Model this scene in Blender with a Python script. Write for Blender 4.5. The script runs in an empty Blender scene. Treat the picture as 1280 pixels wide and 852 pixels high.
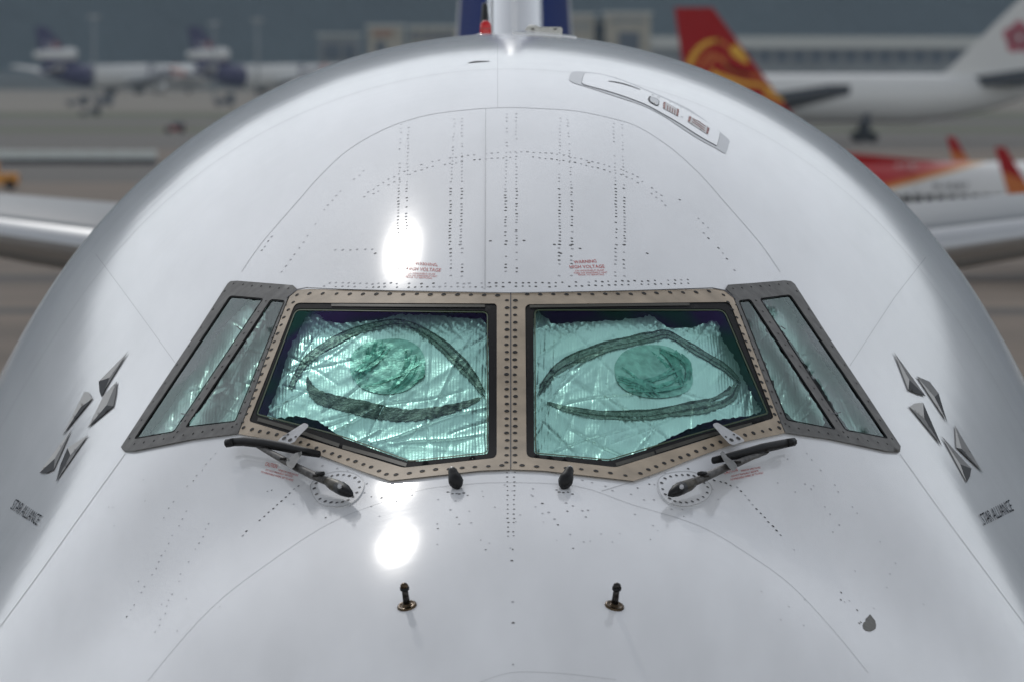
import bpy, bmesh, math, random
import numpy as np
from mathutils import Vector, Matrix
from mathutils.bvhtree import BVHTree
from mathutils.geometry import delaunay_2d_cdt

random.seed(7)
rng = np.random.default_rng(7)
sc = bpy.context.scene
C = sc.collection
R = math.radians

# ------------------------------------------------------------------ camera
F = 8533.33                      # focal length in pixels of the 1280 px wide photograph
CAM = np.array([0.0045, 0.0, 9.9])
ALPHA = math.atan(356 / F)
cam = bpy.data.cameras.new('camera')
cam.lens = 240; cam.sensor_width = 36; cam.sensor_fit = 'HORIZONTAL'
cam.clip_start = 0.5; cam.clip_end = 30000
cam.dof.use_dof = True; cam.dof.focus_distance = 25.3; cam.dof.aperture_fstop = 5.6
camo = bpy.data.objects.new('camera', cam); C.objects.link(camo)
camo.location = CAM; camo.rotation_euler = (math.pi / 2 - ALPHA, 0, 0)
sc.camera = camo

# ------------------------------------------------------------------ light
SUN_DIR = Vector((-0.19, 0.757, 0.625)).normalized()      # towards the sun
w = bpy.data.worlds.new('World'); sc.world = w; w.use_nodes = True
nt = w.node_tree; bg = nt.nodes['Background']
sky = nt.nodes.new('ShaderNodeTexSky'); sky.sky_type = 'NISHITA'; sky.sun_disc = False
sky.sun_elevation = math.asin(SUN_DIR.z); sky.sun_rotation = math.atan2(SUN_DIR.x, SUN_DIR.y)
sky.air_density = 1.0; sky.dust_density = 0.35; sky.ozone_density = 1.0
hs_ = nt.nodes.new('ShaderNodeHueSaturation'); hs_.inputs['Saturation'].default_value = .21
nt.links.new(sky.outputs[0], hs_.inputs['Color']); nt.links.new(hs_.outputs[0], bg.inputs[0]); bg.inputs[1].default_value = 0.15
sl = bpy.data.lights.new('sun', 'SUN'); sl.energy = .5; sl.angle = R(1.8); sl.color = (1, .97, .93)
so = bpy.data.objects.new('sun', sl); C.objects.link(so)
so.rotation_euler = (-SUN_DIR).to_track_quat('-Z', 'Y').to_euler(); so.location = (0, 0, 60)
sc.view_settings.view_transform = 'Standard'; sc.view_settings.look = 'None'
sc.view_settings.exposure = 0.1; sc.view_settings.gamma = 1

# ------------------------------------------------------------------ helpers
def mat(name, col, rough=.5, metal=0., coat=0., bump=None, var=None, spec=.5, coat_rough=.05):
    """bump=(scale, strength, (stretch xyz)), var=(scale, amount, (stretch))"""
    m = bpy.data.materials.new(name); m.use_nodes = True
    n = m.node_tree; b = n.nodes['Principled BSDF']
    b.inputs['Base Color'].default_value = (*col, 1); b.inputs['Roughness'].default_value = rough
    b.inputs['Metallic'].default_value = metal; b.inputs['Coat Weight'].default_value = coat
    b.inputs['Coat Roughness'].default_value = coat_rough
    b.inputs['Specular IOR Level'].default_value = spec
    tc = n.nodes.new('ShaderNodeTexCoord')
    def noise(scale, stretch, detail=5):
        mp = n.nodes.new('ShaderNodeMapping'); mp.inputs['Scale'].default_value = stretch
        n.links.new(tc.outputs['Object'], mp.inputs[0])
        t = n.nodes.new('ShaderNodeTexNoise'); t.inputs['Scale'].default_value = scale; t.inputs['Detail'].default_value = detail
        n.links.new(mp.outputs[0], t.inputs['Vector']); return t
    if var:
        t = noise(var[0], var[2] if len(var) > 2 else (1, 1, 1), 8)
        r = n.nodes.new('ShaderNodeMapRange')
        r.inputs['From Min'].default_value = .3; r.inputs['From Max'].default_value = .7
        r.inputs['To Min'].default_value = 1 - var[1]; r.inputs['To Max'].default_value = 1 + var[1] * .6
        n.links.new(t.outputs[0], r.inputs[0])
        mx = n.nodes.new('ShaderNodeVectorMath'); mx.operation = 'SCALE'; mx.inputs[0].default_value = col
        n.links.new(r.outputs[0], mx.inputs['Scale']); n.links.new(mx.outputs[0], b.inputs['Base Color'])
    if bump:
        t = noise(bump[0], bump[2] if len(bump) > 2 else (1, 1, 1), 4)
        bp = n.nodes.new('ShaderNodeBump'); bp.inputs['Strength'].default_value = bump[1]; bp.inputs['Distance'].default_value = bump[3] if len(bump) > 3 else .01
        n.links.new(t.outputs[0], bp.inputs['Height']); n.links.new(bp.outputs[0], b.inputs['Normal'])
        if coat: n.links.new(bp.outputs[0], b.inputs['Coat Normal'])
    return m

def link(name, me, m, parent=None, loc=None):
    o = bpy.data.objects.new(name, me); C.objects.link(o)
    if m is not None and not me.materials: me.materials.append(m)
    if parent is not None: o.parent = parent
    if loc is not None: o.location = loc
    return o

def mesh(name, verts, faces, m, parent=None, smooth=False, loc=None):
    me = bpy.data.meshes.new(name)
    me.from_pydata([tuple(map(float, v)) for v in verts], [], [tuple(int(i) for i in f) for f in faces]); me.update()
    if smooth: me.polygons.foreach_set('use_smooth', [True] * len(me.polygons))
    return link(name, me, m, parent, loc)

def thing(name, label, cat, loc=(0, 0, 0), rotz=0, group=None):
    o = bpy.data.objects.new(name, None); C.objects.link(o)
    o.location = loc; o.rotation_euler = (0, 0, rotz); o['label'] = label; o['category'] = cat
    o.empty_display_size = .3
    if group: o['group'] = group
    return o
def tag(o, label, cat, group=None):
    o['label'] = label; o['category'] = cat
    if group: o['group'] = group
    return o
def stuff(o): o['kind'] = 'stuff'; return o
def structure(o): o['kind'] = 'structure'; return o

def box_vf(x0, x1, y0, y1, z0, z1):
    v = [(x0, y0, z0), (x1, y0, z0), (x1, y1, z0), (x0, y1, z0), (x0, y0, z1), (x1, y0, z1), (x1, y1, z1), (x0, y1, z1)]
    f = [(0, 3, 2, 1), (4, 5, 6, 7), (0, 1, 5, 4), (1, 2, 6, 5), (2, 3, 7, 6), (3, 0, 4, 7)]
    return v, f
def box(name, x0, x1, y0, y1, z0, z1, m, parent=None, bev=0.):
    v, f = box_vf(x0, x1, y0, y1, z0, z1)
    o = mesh(name, v, f, m, parent)
    if bev:
        bm = bmesh.new(); bm.from_mesh(o.data)
        bmesh.ops.bevel(bm, geom=bm.edges[:], offset=bev, segments=2, affect='EDGES'); bm.to_mesh(o.data); bm.free()
    return o

def tube_vf(path, rad, n=10, flat=1., ref=None, caps=True):
    """path of 3-D points, radius per point; flat squashes along the reference direction"""
    P = [np.array(p, float) for p in path]; verts = []; faces = []
    if not hasattr(rad, '__len__'): rad = [rad] * len(P)
    for i, p in enumerate(P):
        t = P[min(i + 1, len(P) - 1)] - P[max(i - 1, 0)]; t /= np.linalg.norm(t) + 1e-12
        r = np.array(ref if ref is not None else ((0, 0, 1) if abs(t[2]) < .9 else (1, 0, 0)), float)
        a = np.cross(t, r); a /= np.linalg.norm(a); b = np.cross(a, t)
        for k in range(n):
            an = 2 * math.pi * (k + .5) / n
            verts.append(p + rad[i] * (math.cos(an) * a + flat * math.sin(an) * b))
    for i in range(len(P) - 1):
        for k in range(n):
            faces.append((i * n + k, i * n + (k + 1) % n, (i + 1) * n + (k + 1) % n, (i + 1) * n + k))
    if caps:
        faces.append(tuple(range(n))[::-1]); faces.append(tuple((len(P) - 1) * n + k for k in range(n)))
    return verts, faces
def tube(name, path, rad, m, parent=None, n=10, flat=1., ref=None, smooth=True):
    v, f = tube_vf(path, rad, n, flat, ref)
    o = mesh(name, v, f, m, parent, smooth)
    return o
def join_vf(parts):
    V = []; Fc = []
    for v, f in parts:
        o = len(V); V += [tuple(p) for p in v]; Fc += [tuple(i + o for i in q) for q in f]
    return V, Fc

def spline(xs, ys):
    """natural cubic spline"""
    x = np.array(xs, float); y = np.array(ys, float); n = len(x); h = np.diff(x)
    A = np.eye(n); b = np.zeros(n)
    for i in range(1, n - 1):
        A[i, i - 1] = h[i - 1]; A[i, i] = 2 * (h[i - 1] + h[i]); A[i, i + 1] = h[i]
        b[i] = 6 * ((y[i + 1] - y[i]) / h[i] - (y[i] - y[i - 1]) / h[i - 1])
    M = np.linalg.solve(A, b)
    def f(q):
        q = np.asarray(q, float); i = np.clip(np.searchsorted(x, q) - 1, 0, n - 2)
        t0 = x[i + 1] - q; t1 = q - x[i]; hh = h[i]
        return (M[i] * t0**3 + M[i + 1] * t1**3) / (6 * hh) + (y[i] / hh - M[i] * hh / 6) * t0 + (y[i + 1] / hh - M[i + 1] * hh / 6) * t1
    return f
def pchip(xs, ys):
    x = np.array(xs, float); y = np.array(ys, float); h = np.diff(x); d = np.diff(y) / h
    m = np.zeros(len(x)); m[0] = d[0]; m[-1] = d[-1]
    for i in range(1, len(x) - 1):
        if d[i - 1] * d[i] > 0:
            w1 = 2 * h[i] + h[i - 1]; w2 = h[i] + 2 * h[i - 1]; m[i] = (w1 + w2) / (w1 / d[i - 1] + w2 / d[i])
    def f(q):
        q = np.clip(np.asarray(q, float), x[0], x[-1]); i = np.clip(np.searchsorted(x, q) - 1, 0, len(x) - 2)
        t = (q - x[i]) / h[i]
        return (y[i] * (1 + 2 * t) * (1 - t)**2 + h[i] * m[i] * t * (1 - t)**2 + y[i + 1] * t * t * (3 - 2 * t) + h[i] * m[i + 1] * t * t * (t - 1))
    return f
def catmull(pts, n=8, closed=False):
    P = [np.array(p, float) for p in pts]; out = []
    m = len(P); segs = m if closed else m - 1
    for i in range(segs):
        if closed: a, b, c, d = P[i - 1], P[i], P[(i + 1) % m], P[(i + 2) % m]
        else: a, b, c, d = P[max(i - 1, 0)], P[i], P[i + 1], P[min(i + 2, m - 1)]
        for k in range(n):
            t = k / n
            out.append(.5 * ((2 * b) + (c - a) * t + (2 * a - 5 * b + 4 * c - d) * t * t + (3 * b - a - 3 * c + d) * t**3))
    if not closed: out.append(P[-1])
    return [tuple(p) for p in out]

# ------------------------------------------------------------------ materials
M = {}
M['white'] = mat('white_paint', (.785, .79, .80), .45, spec=.0, coat=1., coat_rough=.11, bump=(1.0, .11, (.55, 2.6, .55), .012), var=(2.6, .085, (1.4, .25, 1)))
M['seam'] = mat('panel_sealant', (.54, .545, .55), .45, spec=0, coat=1., coat_rough=.15)
M['seam_dark'] = mat('dark_gap', (.10, .10, .11), .7)
M['tan'] = mat('tan_frame_paint', (.43, .345, .25), .55, metal=.05, var=(9, .24), bump=(60, .15, (1, 1, 1), .002))
M['grey'] = mat('grey_frame_paint', (.15, .147, .14), .6, spec=.2, var=(18, .3), bump=(50, .2, (1, 1, 1), .002))
M['rubber'] = mat('black_rubber', (.01, .01, .011), .75, spec=.15, bump=(80, .2, (1, 1, 1), .002))
M['barrier'] = mat('barrier_paint', (.62, .66, .64), .6)
M['edge'] = mat('edge_sealant', (.07, .10, .055), .5, spec=.2)
M['olive'] = mat('olive_retainer', (.05, .047, .036), .5, spec=.2, var=(40, .3, (.2, 1, 1)))
M['arm2'] = mat('wiper_clip_paint', (.21, .21, .205), .5, var=(30, .3))
M['screw'] = mat('screw_steel', (.022, .02, .019), .6)
M['rivet'] = mat('rivet_dark', (.05, .05, .055), .6)  # own dark colour of rivet and plate screw heads
M['rivet_pale'] = mat('rivet_pale', (.42, .42, .44), .6)
M['black'] = mat('black_paint', (.011, .011, .012), .5, spec=.3, bump=(60, .2, (1, 1, 1), .002))
M['arm'] = mat('wiper_arm_metal', (.12, .115, .11), .55, metal=.2, var=(45, .6))
M['bracket'] = mat('pale_bracket', (.52, .52, .53), .45, var=(40, .15))
M['brass'] = mat('dark_brass', (.055, .045, .028), .45, metal=.4, var=(60, .6))
M['bronze'] = mat('heat_bronze', (.10, .07, .042), .25, metal=.9, var=(60, .5))
M['darkmetal'] = mat('dark_metal', (.035, .032, .03), .3, metal=.7)
M['red'] = mat('red_lettering', (.52, .035, .03), .55)
M['redlens'] = mat('red_lens', (.62, .006, .008), .25, coat=.3)
M['placard'] = mat('placard_white', (.68, .66, .65), .5)
M['placard_red'] = mat('placard_dark_red', (.25, .05, .035), .5)
M['hgrey'] = mat('hatch_grey_paint', (.27, .28, .30), .45, coat=.6)
M['em_l'] = mat('emblem_light', (.60, .595, .58), .7, spec=.0)
M['em_m'] = mat('emblem_mid', (.29, .29, .29), .7, spec=.0)
M['em_d'] = mat('emblem_dark', (.115, .118, .122), .7, spec=.0)
M['letter'] = mat('dark_lettering', (.045, .048, .055), .7, spec=.0)
M['chip'] = mat('bare_primer', (.135, .13, .115), .6, var=(50, .2))
M['metal'] = mat('bare_metal', (.52, .53, .54), .42, metal=.7, bump=(6, .1, (1, 1, 1), .004))
M['jgreyfin'] = mat('fin_grey_paint', (.42, .44, .46), .5)
M['blue'] = mat('deep_blue_paint', (.012, .03, .15), .7, spec=.1)
M['stab'] = mat('light_grey_paint', (.27, .285, .295), .5, spec=.2)
M['finmetal'] = mat('polished_fin_edge', (.86, .87, .88), .26, metal=.8)
M['lining'] = mat('dark_lining', (.09, .11, .11), .8)
M['antenna'] = mat('cream_fairing', (.62, .61, .56), .4, var=(60, .2))

# ------------------------------------------------------------------ the jumbo jet: surface
Y0 = 20.0                         # world y of the nose tip
_us = lambda s: np.sqrt(np.maximum(s, 0))
_zt_n = spline(_us([0, .25, 1, 2, 3, 3.5, 4, 4.2, 4.6, 5, 5.2, 6, 7, 8, 9, 10, 11.2, 13, 16]),
               [5.0, 5.78, 6.78, 7.585, 8.115, 8.305, 8.462, 8.548, 8.788, 9.015, 9.105, 9.39, 9.635, 9.80, 9.91, 9.97, 10.0, 10.0, 10.0])
_zt_t = pchip([13, 20, 26, 32, 50, 60, 68.5], [10.0, 10.0, 9.5, 8.95, 8.9, 8.75, 7.9])
_r_n = spline(_us([0, .25, 1, 2, 3, 4, 5, 6, 7, 8, 9, 10, 12, 16]), [0.02, .5, 1.0, 1.38, 1.56, 1.60, 1.57, 1.61, 1.80, 2.06, 2.28, 2.41, 2.49, 2.49])
_r_t = pchip([13, 20, 26, 32, 48, 60, 68.5], [2.49, 2.49, 2.75, 3.25, 3.25, 1.9, .25])
_W = pchip(_us([0, .25, 1, 2, 3, 4, 5, 6, 8, 10, 48, 60, 68.5]), [.02, .85, 1.6, 2.15, 2.5, 2.75, 2.93, 3.04, 3.12, 3.12, 3.22, 1.95, .28])
_zb = pchip(_us([0, .25, 1, 2, 3, 5, 8, 48, 60, 68.5]), [4.96, 4.1, 3.4, 2.92, 2.65, 2.4, 2.12, 2.2, 4.6, 7.2])
def prof(s):
    s = np.asarray(s, float)
    zt = np.where(s < 13, _zt_n(_us(s)), _zt_t(s)); r = np.where(s < 13, _r_n(_us(s)), _r_t(s))
    return zt, r, _W(_us(s)), _zb(_us(s))
PP = 14.
def _warp(u): return .5 + .5 * (.55 * u + .45 * u * np.abs(u)**3)
def ring(s, n, th_max=math.pi):
    """n points along the section at station s from -th_max to th_max, even in arc length"""
    zt, r, W, zb = [float(v) for v in prof(s)]
    zu = zt - r; zl = zb + W; D = zl - zu
    th = np.linspace(-th_max, th_max, 4001)
    h1 = r; h2 = np.maximum(D * np.cos(th) + W, 1e-4); d2 = -D * np.sin(th)
    mx = np.maximum(h1, h2)
    S = (h1 / mx)**PP + (h2 / mx)**PP
    h = mx * S**(1 / PP)
    dh = (h2 / h)**(PP - 1) * d2
    x = h * np.sin(th) + dh * np.cos(th); z = zu + h * np.cos(th) - dh * np.sin(th)
    L = np.concatenate([[0], np.cumsum(np.hypot(np.diff(x), np.diff(z)))])
    q = L[-1] * _warp(np.linspace(-1, 1, n)) if th_max > 3 else np.linspace(0, L[-1], n)
    return np.stack([np.interp(q, L, x), np.full(n, Y0 + s), np.interp(q, L, z)], 1)
NC = 641
st = np.concatenate([[.002, .02, .05, .1, .17, .25, .35, .5, .7, .9, 1.15, 1.4, 1.7, 2.0], np.arange(2.2, 7, .024), np.arange(7, 12.5, .05),
                     np.arange(12.6, 20, .4), np.arange(20.5, 68.6, 1.2)])
rings = [ring(s, NC) for s in st]
GV = np.concatenate(rings)
GF = [(i * NC + k, i * NC + k + 1, (i + 1) * NC + k + 1, (i + 1) * NC + k) for i in range(len(st) - 1) for k in range(NC - 1)]
BV = BVHTree.FromPolygons([tuple(v) for v in GV], GF)
# smooth vertex normals for placing things
_vn = np.zeros_like(GV); _fa = np.array(GF)
_n = np.cross(GV[_fa[:, 2]] - GV[_fa[:, 0]], GV[_fa[:, 3]] - GV[_fa[:, 1]])
for k in range(4): np.add.at(_vn, _fa[:, k], _n)
_vn /= np.linalg.norm(_vn, axis=1)[:, None] + 1e-12
if (_vn[len(_vn) // 2] @ (GV[len(_vn) // 2] - np.array([0, GV[len(_vn) // 2][1], 6]))) < 0: _vn = -_vn

_fw = np.array([0, math.cos(ALPHA), -math.sin(ALPHA)]); _up = np.array([0, math.sin(ALPHA), math.cos(ALPHA)]); _rt = np.array([1., 0, 0])
def pray(px, py):
    d = _fw + _rt * ((px - 640) / F) + _up * ((426 - py) / F); return d / np.linalg.norm(d)
def topx(P):
    P = np.asarray(P) - CAM; z = P @ _fw
    return np.stack([640 + F * (P @ _rt) / z, 426 - F * (P @ _up) / z], -1)
_cache = {}
def hit(px, py):
    """point and outward normal of the hull where the photograph shows pixel (px, py)"""
    key = (round(px, 2), round(py, 2))
    if key in _cache: return _cache[key]
    d = pray(px, py); loc, nn, fi, dist = BV.ray_cast(Vector(CAM), Vector(d))
    if loc is None:                                   # just outside the outline: nearest point of the hull
        q = CAM + d * 29.5; loc, nn, fi, dist = BV.find_nearest(Vector(q))
    P = np.array(loc); f = GF[fi]; ws = np.array([1 / (np.linalg.norm(GV[i] - P) + 1e-4) for i in f])
    n = (np.array([_vn[i] for i in f]) * ws[:, None]).sum(0); n /= np.linalg.norm(n)
    _cache[key] = (P, n); return P, n
def at(px, py, h=0.):
    """point a height h above (or, negative, behind) the hull, seen at the pixel"""
    P, n = hit(px, py); d = pray(px, py); c = max(.22, -float(n @ d))
    return P - d * (h / c)
def surf(px, py, h=0.):
    P, n = hit(px, py); return P + n * h

def in_poly(poly, pts):
    poly = np.asarray(poly, float); pts = np.asarray(pts, float)
    x, y = pts[:, 0], pts[:, 1]; c = np.zeros(len(pts), bool); j = len(poly) - 1
    for i in range(len(poly)):
        xi, yi = poly[i]; xj, yj = poly[j]
        hitm = ((yi > y) != (yj > y)) & (x < (xj - xi) * (y - yi) / ((yj - yi) + 1e-12) + xi)
        c ^= hitm; j = i
    return c
def resample(poly, step, closed=True):
    P = [np.array(p, float) for p in poly]; out = []; m = len(P)
    for i in range(m if closed else m - 1):
        a, b = P[i], P[(i + 1) % m]; k = max(1, int(math.ceil(np.linalg.norm(b - a) / step)))
        for t in range(k): out.append(a + (b - a) * t / k)
    if not closed: out.append(P[-1])
    return np.array(out)
def rounded(poly, r, n=4):
    P = [np.array(p, float) for p in poly]; out = []; m = len(P)
    rr = r if hasattr(r, '__len__') else [r] * m
    for i in range(m):
        a, b, c = P[i - 1], P[i], P[(i + 1) % m]
        la, lc = np.linalg.norm(a - b), np.linalg.norm(c - b); q = min(rr[i], la * .45, lc * .45)
        p0 = b + (a - b) / la * q; p2 = b + (c - b) / lc * q
        for k in range(n + 1):
            t = k / n; out.append((1 - t)**2 * p0 + 2 * t * (1 - t) * b + t * t * p2)
    return [tuple(p) for p in out]
def grow(poly, d):
    """offset a polygon outwards by d pixels"""
    P = np.array(poly, float); a = np.roll(P, 1, 0); c = np.roll(P, -1, 0)
    area = .5 * np.sum(P[:, 0] * c[:, 1] - c[:, 0] * P[:, 1]); sg = 1 if area > 0 else -1
    e1 = P - a; e2 = c - P; e1 /= np.linalg.norm(e1, axis=1)[:, None] + 1e-9; e2 /= np.linalg.norm(e2, axis=1)[:, None] + 1e-9
    n1 = np.stack([e1[:, 1], -e1[:, 0]], 1) * sg; n2 = np.stack([e2[:, 1], -e2[:, 0]], 1) * sg
    b = n1 + n2; b /= (np.sum(b * n1, 1))[:, None].clip(.35)
    return [tuple(p) for p in P + b * d]
def mir(poly): return [(1277 - x, y) for x, y in poly][::-1]

def patch(name, outer, holes, off, thick, m, parent=None, step=7, pos=None, grid=None, smooth=True, extra=None):
    """a sheet lying on the hull: top face off above it, rim walls going thick down"""
    pos = pos or (lambda x, y, h: at(x, y, h))
    loops = [resample(outer, step)] + [resample(h, step) for h in holes]
    verts = []; edges = []
    for lp in loops:
        o = len(verts); verts += [tuple(p) for p in lp]; edges += [(o + i, o + (i + 1) % len(lp)) for i in range(len(lp))]
    O = loops[0]; g = grid or step
    xs = np.arange(O[:, 0].min() + g * .5, O[:, 0].max(), g); ys = np.arange(O[:, 1].min() + g * .5, O[:, 1].max(), g)
    if len(xs) and len(ys):
        gx, gy = np.meshgrid(xs, ys); gx[1::2] += g * .5
        G = np.stack([gx.ravel(), gy.ravel()], 1)
        ok = in_poly(O, G)
        for h in loops[1:]: ok &= ~in_poly(h, G)
        G = G[ok]
        if len(G):
            bd = np.array(verts); keep = np.array([((bd - p)**2).sum(1).min() > (g * .45)**2 for p in G])
            verts += [tuple(p) for p in G[keep]]
    if extra is not None and len(extra):
        ok = in_poly(O, extra); bd = loops[0]
        ex = [tuple(p) for p in extra[ok] if ((bd - p)**2).sum(1).min() > 4]
        nb_ = sum(len(l) for l in loops); E_ = np.array(ex); inner = np.array(verts[nb_:])
        inner = inner[np.array([((E_ - p)**2).sum(1).min() > 2.5 for p in inner])] if len(ex) else inner
        verts = verts[:nb_] + [tuple(p) for p in inner] + ex
    v2, _, f2, *_r = delaunay_2d_cdt([Vector(v) for v in verts], edges, [], 0, 1e-5)
    V = np.array([tuple(v) for v in v2]); f2 = [tuple(f) for f in f2]
    cen = np.array([V[list(f)].mean(0) for f in f2]); ok = in_poly(O, cen)
    for h in loops[1:]: ok &= ~in_poly(h, cen)
    faces = [f for f, k in zip(f2, ok) if k]
    # orient towards the viewer
    fx = []
    for f in faces:
        a, b, c = V[f[0]], V[f[1]], V[f[2]]
        fx.append(f if (b[0] - a[0]) * (c[1] - a[1]) - (b[1] - a[1]) * (c[0] - a[0]) < 0 else f[::-1])
    used = sorted({i for f in fx for i in f}); rm = {v: i for i, v in enumerate(used)}
    fx = [tuple(rm[i] for i in f) for f in fx]; V = V[used]
    W3 = [tuple(pos(x, y, off)) for x, y in V]
    nt_ = len(W3); smf = [smooth] * len(fx)
    if thick:
        cnt = {}
        for f in fx:
            for a, b in zip(f, f[1:] + f[:1]): cnt[(a, b)] = 1
        bnd = [(a, b) for a, b in cnt if (b, a) not in cnt]
        vs = sorted({i for e in bnd for i in e}); top = {}; bot = {}
        for i in vs:
            top[i] = len(W3); W3.append(W3[i]); bot[i] = len(W3); W3.append(tuple(pos(*V[i], off - thick)))
        for a, b in bnd: fx.append((top[b], top[a], bot[a], bot[b])); smf.append(False)
    me = bpy.data.meshes.new(name); me.from_pydata(W3, [], fx); me.update()
    me.polygons.foreach_set('use_smooth', smf)
    return link(name, me, m, parent)

def ribbon_vf(line, width, off, pos=None, step=8):
    pos = pos or surf
    L = resample(line, step, closed=False)
    t = np.gradient(L, axis=0); t /= np.linalg.norm(t, axis=1)[:, None] + 1e-9
    nn = np.stack([-t[:, 1], t[:, 0]], 1)
    if hasattr(width, '__len__'): wd = np.interp(np.linspace(0, 1, len(L)), np.linspace(0, 1, len(width)), width)
    else: wd = np.full(len(L), width)
    v = []
    for p, q, ww in zip(L, nn, wd):
        a = p + q * ww / 2; b = p - q * ww / 2
        v += [tuple(pos(*a, off)), tuple(pos(*b, off))]
    return v, [(2 * i, 2 * i + 1, 2 * i + 3, 2 * i + 2) for i in range(len(L) - 1)]
def ribbon(name, line, width, off, m, parent, pos=None, step=8):
    v, f = ribbon_vf(line, width, off, pos, step); return mesh(name, v, f, m, parent, True)

def text_mesh(string):
    cu = bpy.data.curves.new('lettering', 'FONT'); cu.body = string; cu.resolution_u = 2
    o = bpy.data.objects.new('lettering', cu); C.objects.link(o)
    dg = bpy.context.evaluated_depsgraph_get(); dg.update()
    me = bpy.data.meshes.new_from_object(o.evaluated_get(dg))
    v = np.array([tuple(q.co)[:2] for q in me.vertices]); f = [tuple(p.vertices) for p in me.polygons]
    bpy.data.objects.remove(o); bpy.data.curves.remove(cu); bpy.data.meshes.remove(me)
    return v, f
def text_px(name, lines, m, parent, off=.0016, pos=None):
    """lines of (string, baseline start px, baseline end px, up vector px)"""
    pos = pos or surf; parts = []
    for s, a, b, u in lines:
        v, f = text_mesh(s); x0, x1 = v[:, 0].min(), v[:, 0].max()
        a = np.array(a, float); b = np.array(b, float); u = np.array(u, float)
        P = [a + (b - a) * ((x - x0) / (x1 - x0)) + u * (y / .69) for x, y in v]
        parts.append(([tuple(pos(*p, off)) for p in P], f))
    V, Fc = join_vf(parts); return mesh(name, V, Fc, m, parent)

def dot_vf(px, py, rad, off=.0012, n=6, pos=None):
    P, nn = hit(px, py); a = np.cross(nn, (1., .2, 0)); a /= np.linalg.norm(a); b = np.cross(nn, a)
    c = P + nn * off
    return [tuple(c + rad * (math.cos(2 * math.pi * k / n) * a + math.sin(2 * math.pi * k / n) * b)) for k in range(n)], [tuple(range(n))]

# ------------------------------------------------------------------ the jumbo jet: hull with window openings
jet = thing('jumbo_jet', 'huge white jumbo jet seen nose on with eyes in its cockpit windscreens', 'airplane', (0, 0, 0))

GASK_L = rounded([(369, 378.5), (618.5, 379.5), (621, 382), (621, 571.5), (504, 584), (311, 526)], [7, 4, 4, 7, 5, 4])
GLASS_L = rounded([(368.5, 385.5), (611, 388.5), (610.5, 566.5), (512, 577), (425, 545), (319, 518)], [8, 8, 5, 5, 25, 5])
GASK_R = rounded([(656.5, 384), (660, 380.5), (912.5, 377.5), (967.5, 522), (770, 583.5), (658, 570.5)], [4, 4, 7, 4, 5, 7])
GLASS_R = rounded([(667, 386), (906, 386), (962, 517), (855, 547), (762, 575.5), (667.7, 567)], [7, 9, 5, 30, 5, 5])
S3_L = rounded([(287.4, 369.3), (330, 373), (218, 539.5), (167, 548.5)], 4)
S2_L = rounded([(338.4, 373.7), (356.8, 375.5), (294.7, 526.5), (231, 534)], 4)
S2_R = rounded([(922.6, 375.5), (938, 373.7), (1045.7, 536.8), (983, 524.8)], 4)
S3_R = rounded([(949, 373), (988, 368), (1111, 548), (1056.6, 537.5)], 4)
OPEN = [GLASS_L, GLASS_R, S3_L, S2_L, S2_R, S3_R]

pxv = topx(GV); inside_any = np.zeros(len(GV), bool)
vis = (GV[:, 1] < Y0 + 9) & (GV[:, 2] > 7.2)
for poly in OPEN: inside_any |= in_poly(grow(poly, 1.5), pxv) & vis
hull_faces = [f for f in GF if not any(inside_any[i] for i in f)]
hull = mesh('fuselage', GV, hull_faces, M['white'], jet, True)

patch('cockpit_lining', [(150, 345), (1128, 345), (1150, 600), (700, 610), (560, 610), (120, 600)], [], -.30, 0, M['lining'], jet, step=16)

# frames, panes, gaskets -----------------------------------------------------
FT, FH = .008, .010              # frame proud of the hull, rim depth
seamx = 638.4
TAN_L = [(seamx - .5, 366.6), (seamx - .5, 586), (600, 587.5), (560, 592), (487.5, 600), (452, 588), (405, 570), (360, 553), (298, 541.5), (311, 509), (333, 446), (356, 385), (362, 371), (372, 362.5), (385, 361.5), (500, 364)]
TAN_R = [(seamx + .5, 366.6), (780, 364), (893, 361), (906, 363), (916, 371), (922, 386), (945, 446), (967, 506), (981, 540.5), (916, 554.5), (870, 571), (826, 588.5), (792, 600.5), (718, 592), (678, 587.5), (seamx + .5, 586)]
GREY_L = [(296, 351), (335, 354), (366, 356.5), (371, 361), (361, 370), (355, 384.5), (332, 445.5), (310, 508.5), (297, 541.3), (240, 548.5), (200, 556.5), (166, 563), (154, 562.5), (151, 558), (195.5, 490), (245.5, 415), (284, 355), (288, 351.5)]
GREY_R = [(907, 361), (910, 356), (945, 353.5), (981, 350.5), (989, 351.5), (993.5, 355), (1032, 415), (1082, 490), (1126, 557), (1125, 564), (1110, 563.5), (1075, 556), (1036, 548), (982, 540.3), (968, 506), (946, 445.5), (923, 385.5), (917, 370.5)]
frames = {}
for nm, outer, holes, mm in (('windshield_frame', TAN_L, [GASK_L], 'tan'), ('windshield_frame', TAN_R, [GASK_R], 'tan'),
                             ('side_window_frame', GREY_L, [S3_L, S2_L], 'grey'), ('side_window_frame', GREY_R, [S2_R, S3_R], 'grey')):
    frames[id(outer)] = patch(nm, outer, holes, FT, FH, M[mm], jet, step=7)
fTL, fTR, fGL, fGR = (frames[id(k)] for k in (TAN_L, TAN_R, GREY_L, GREY_R))

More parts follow.
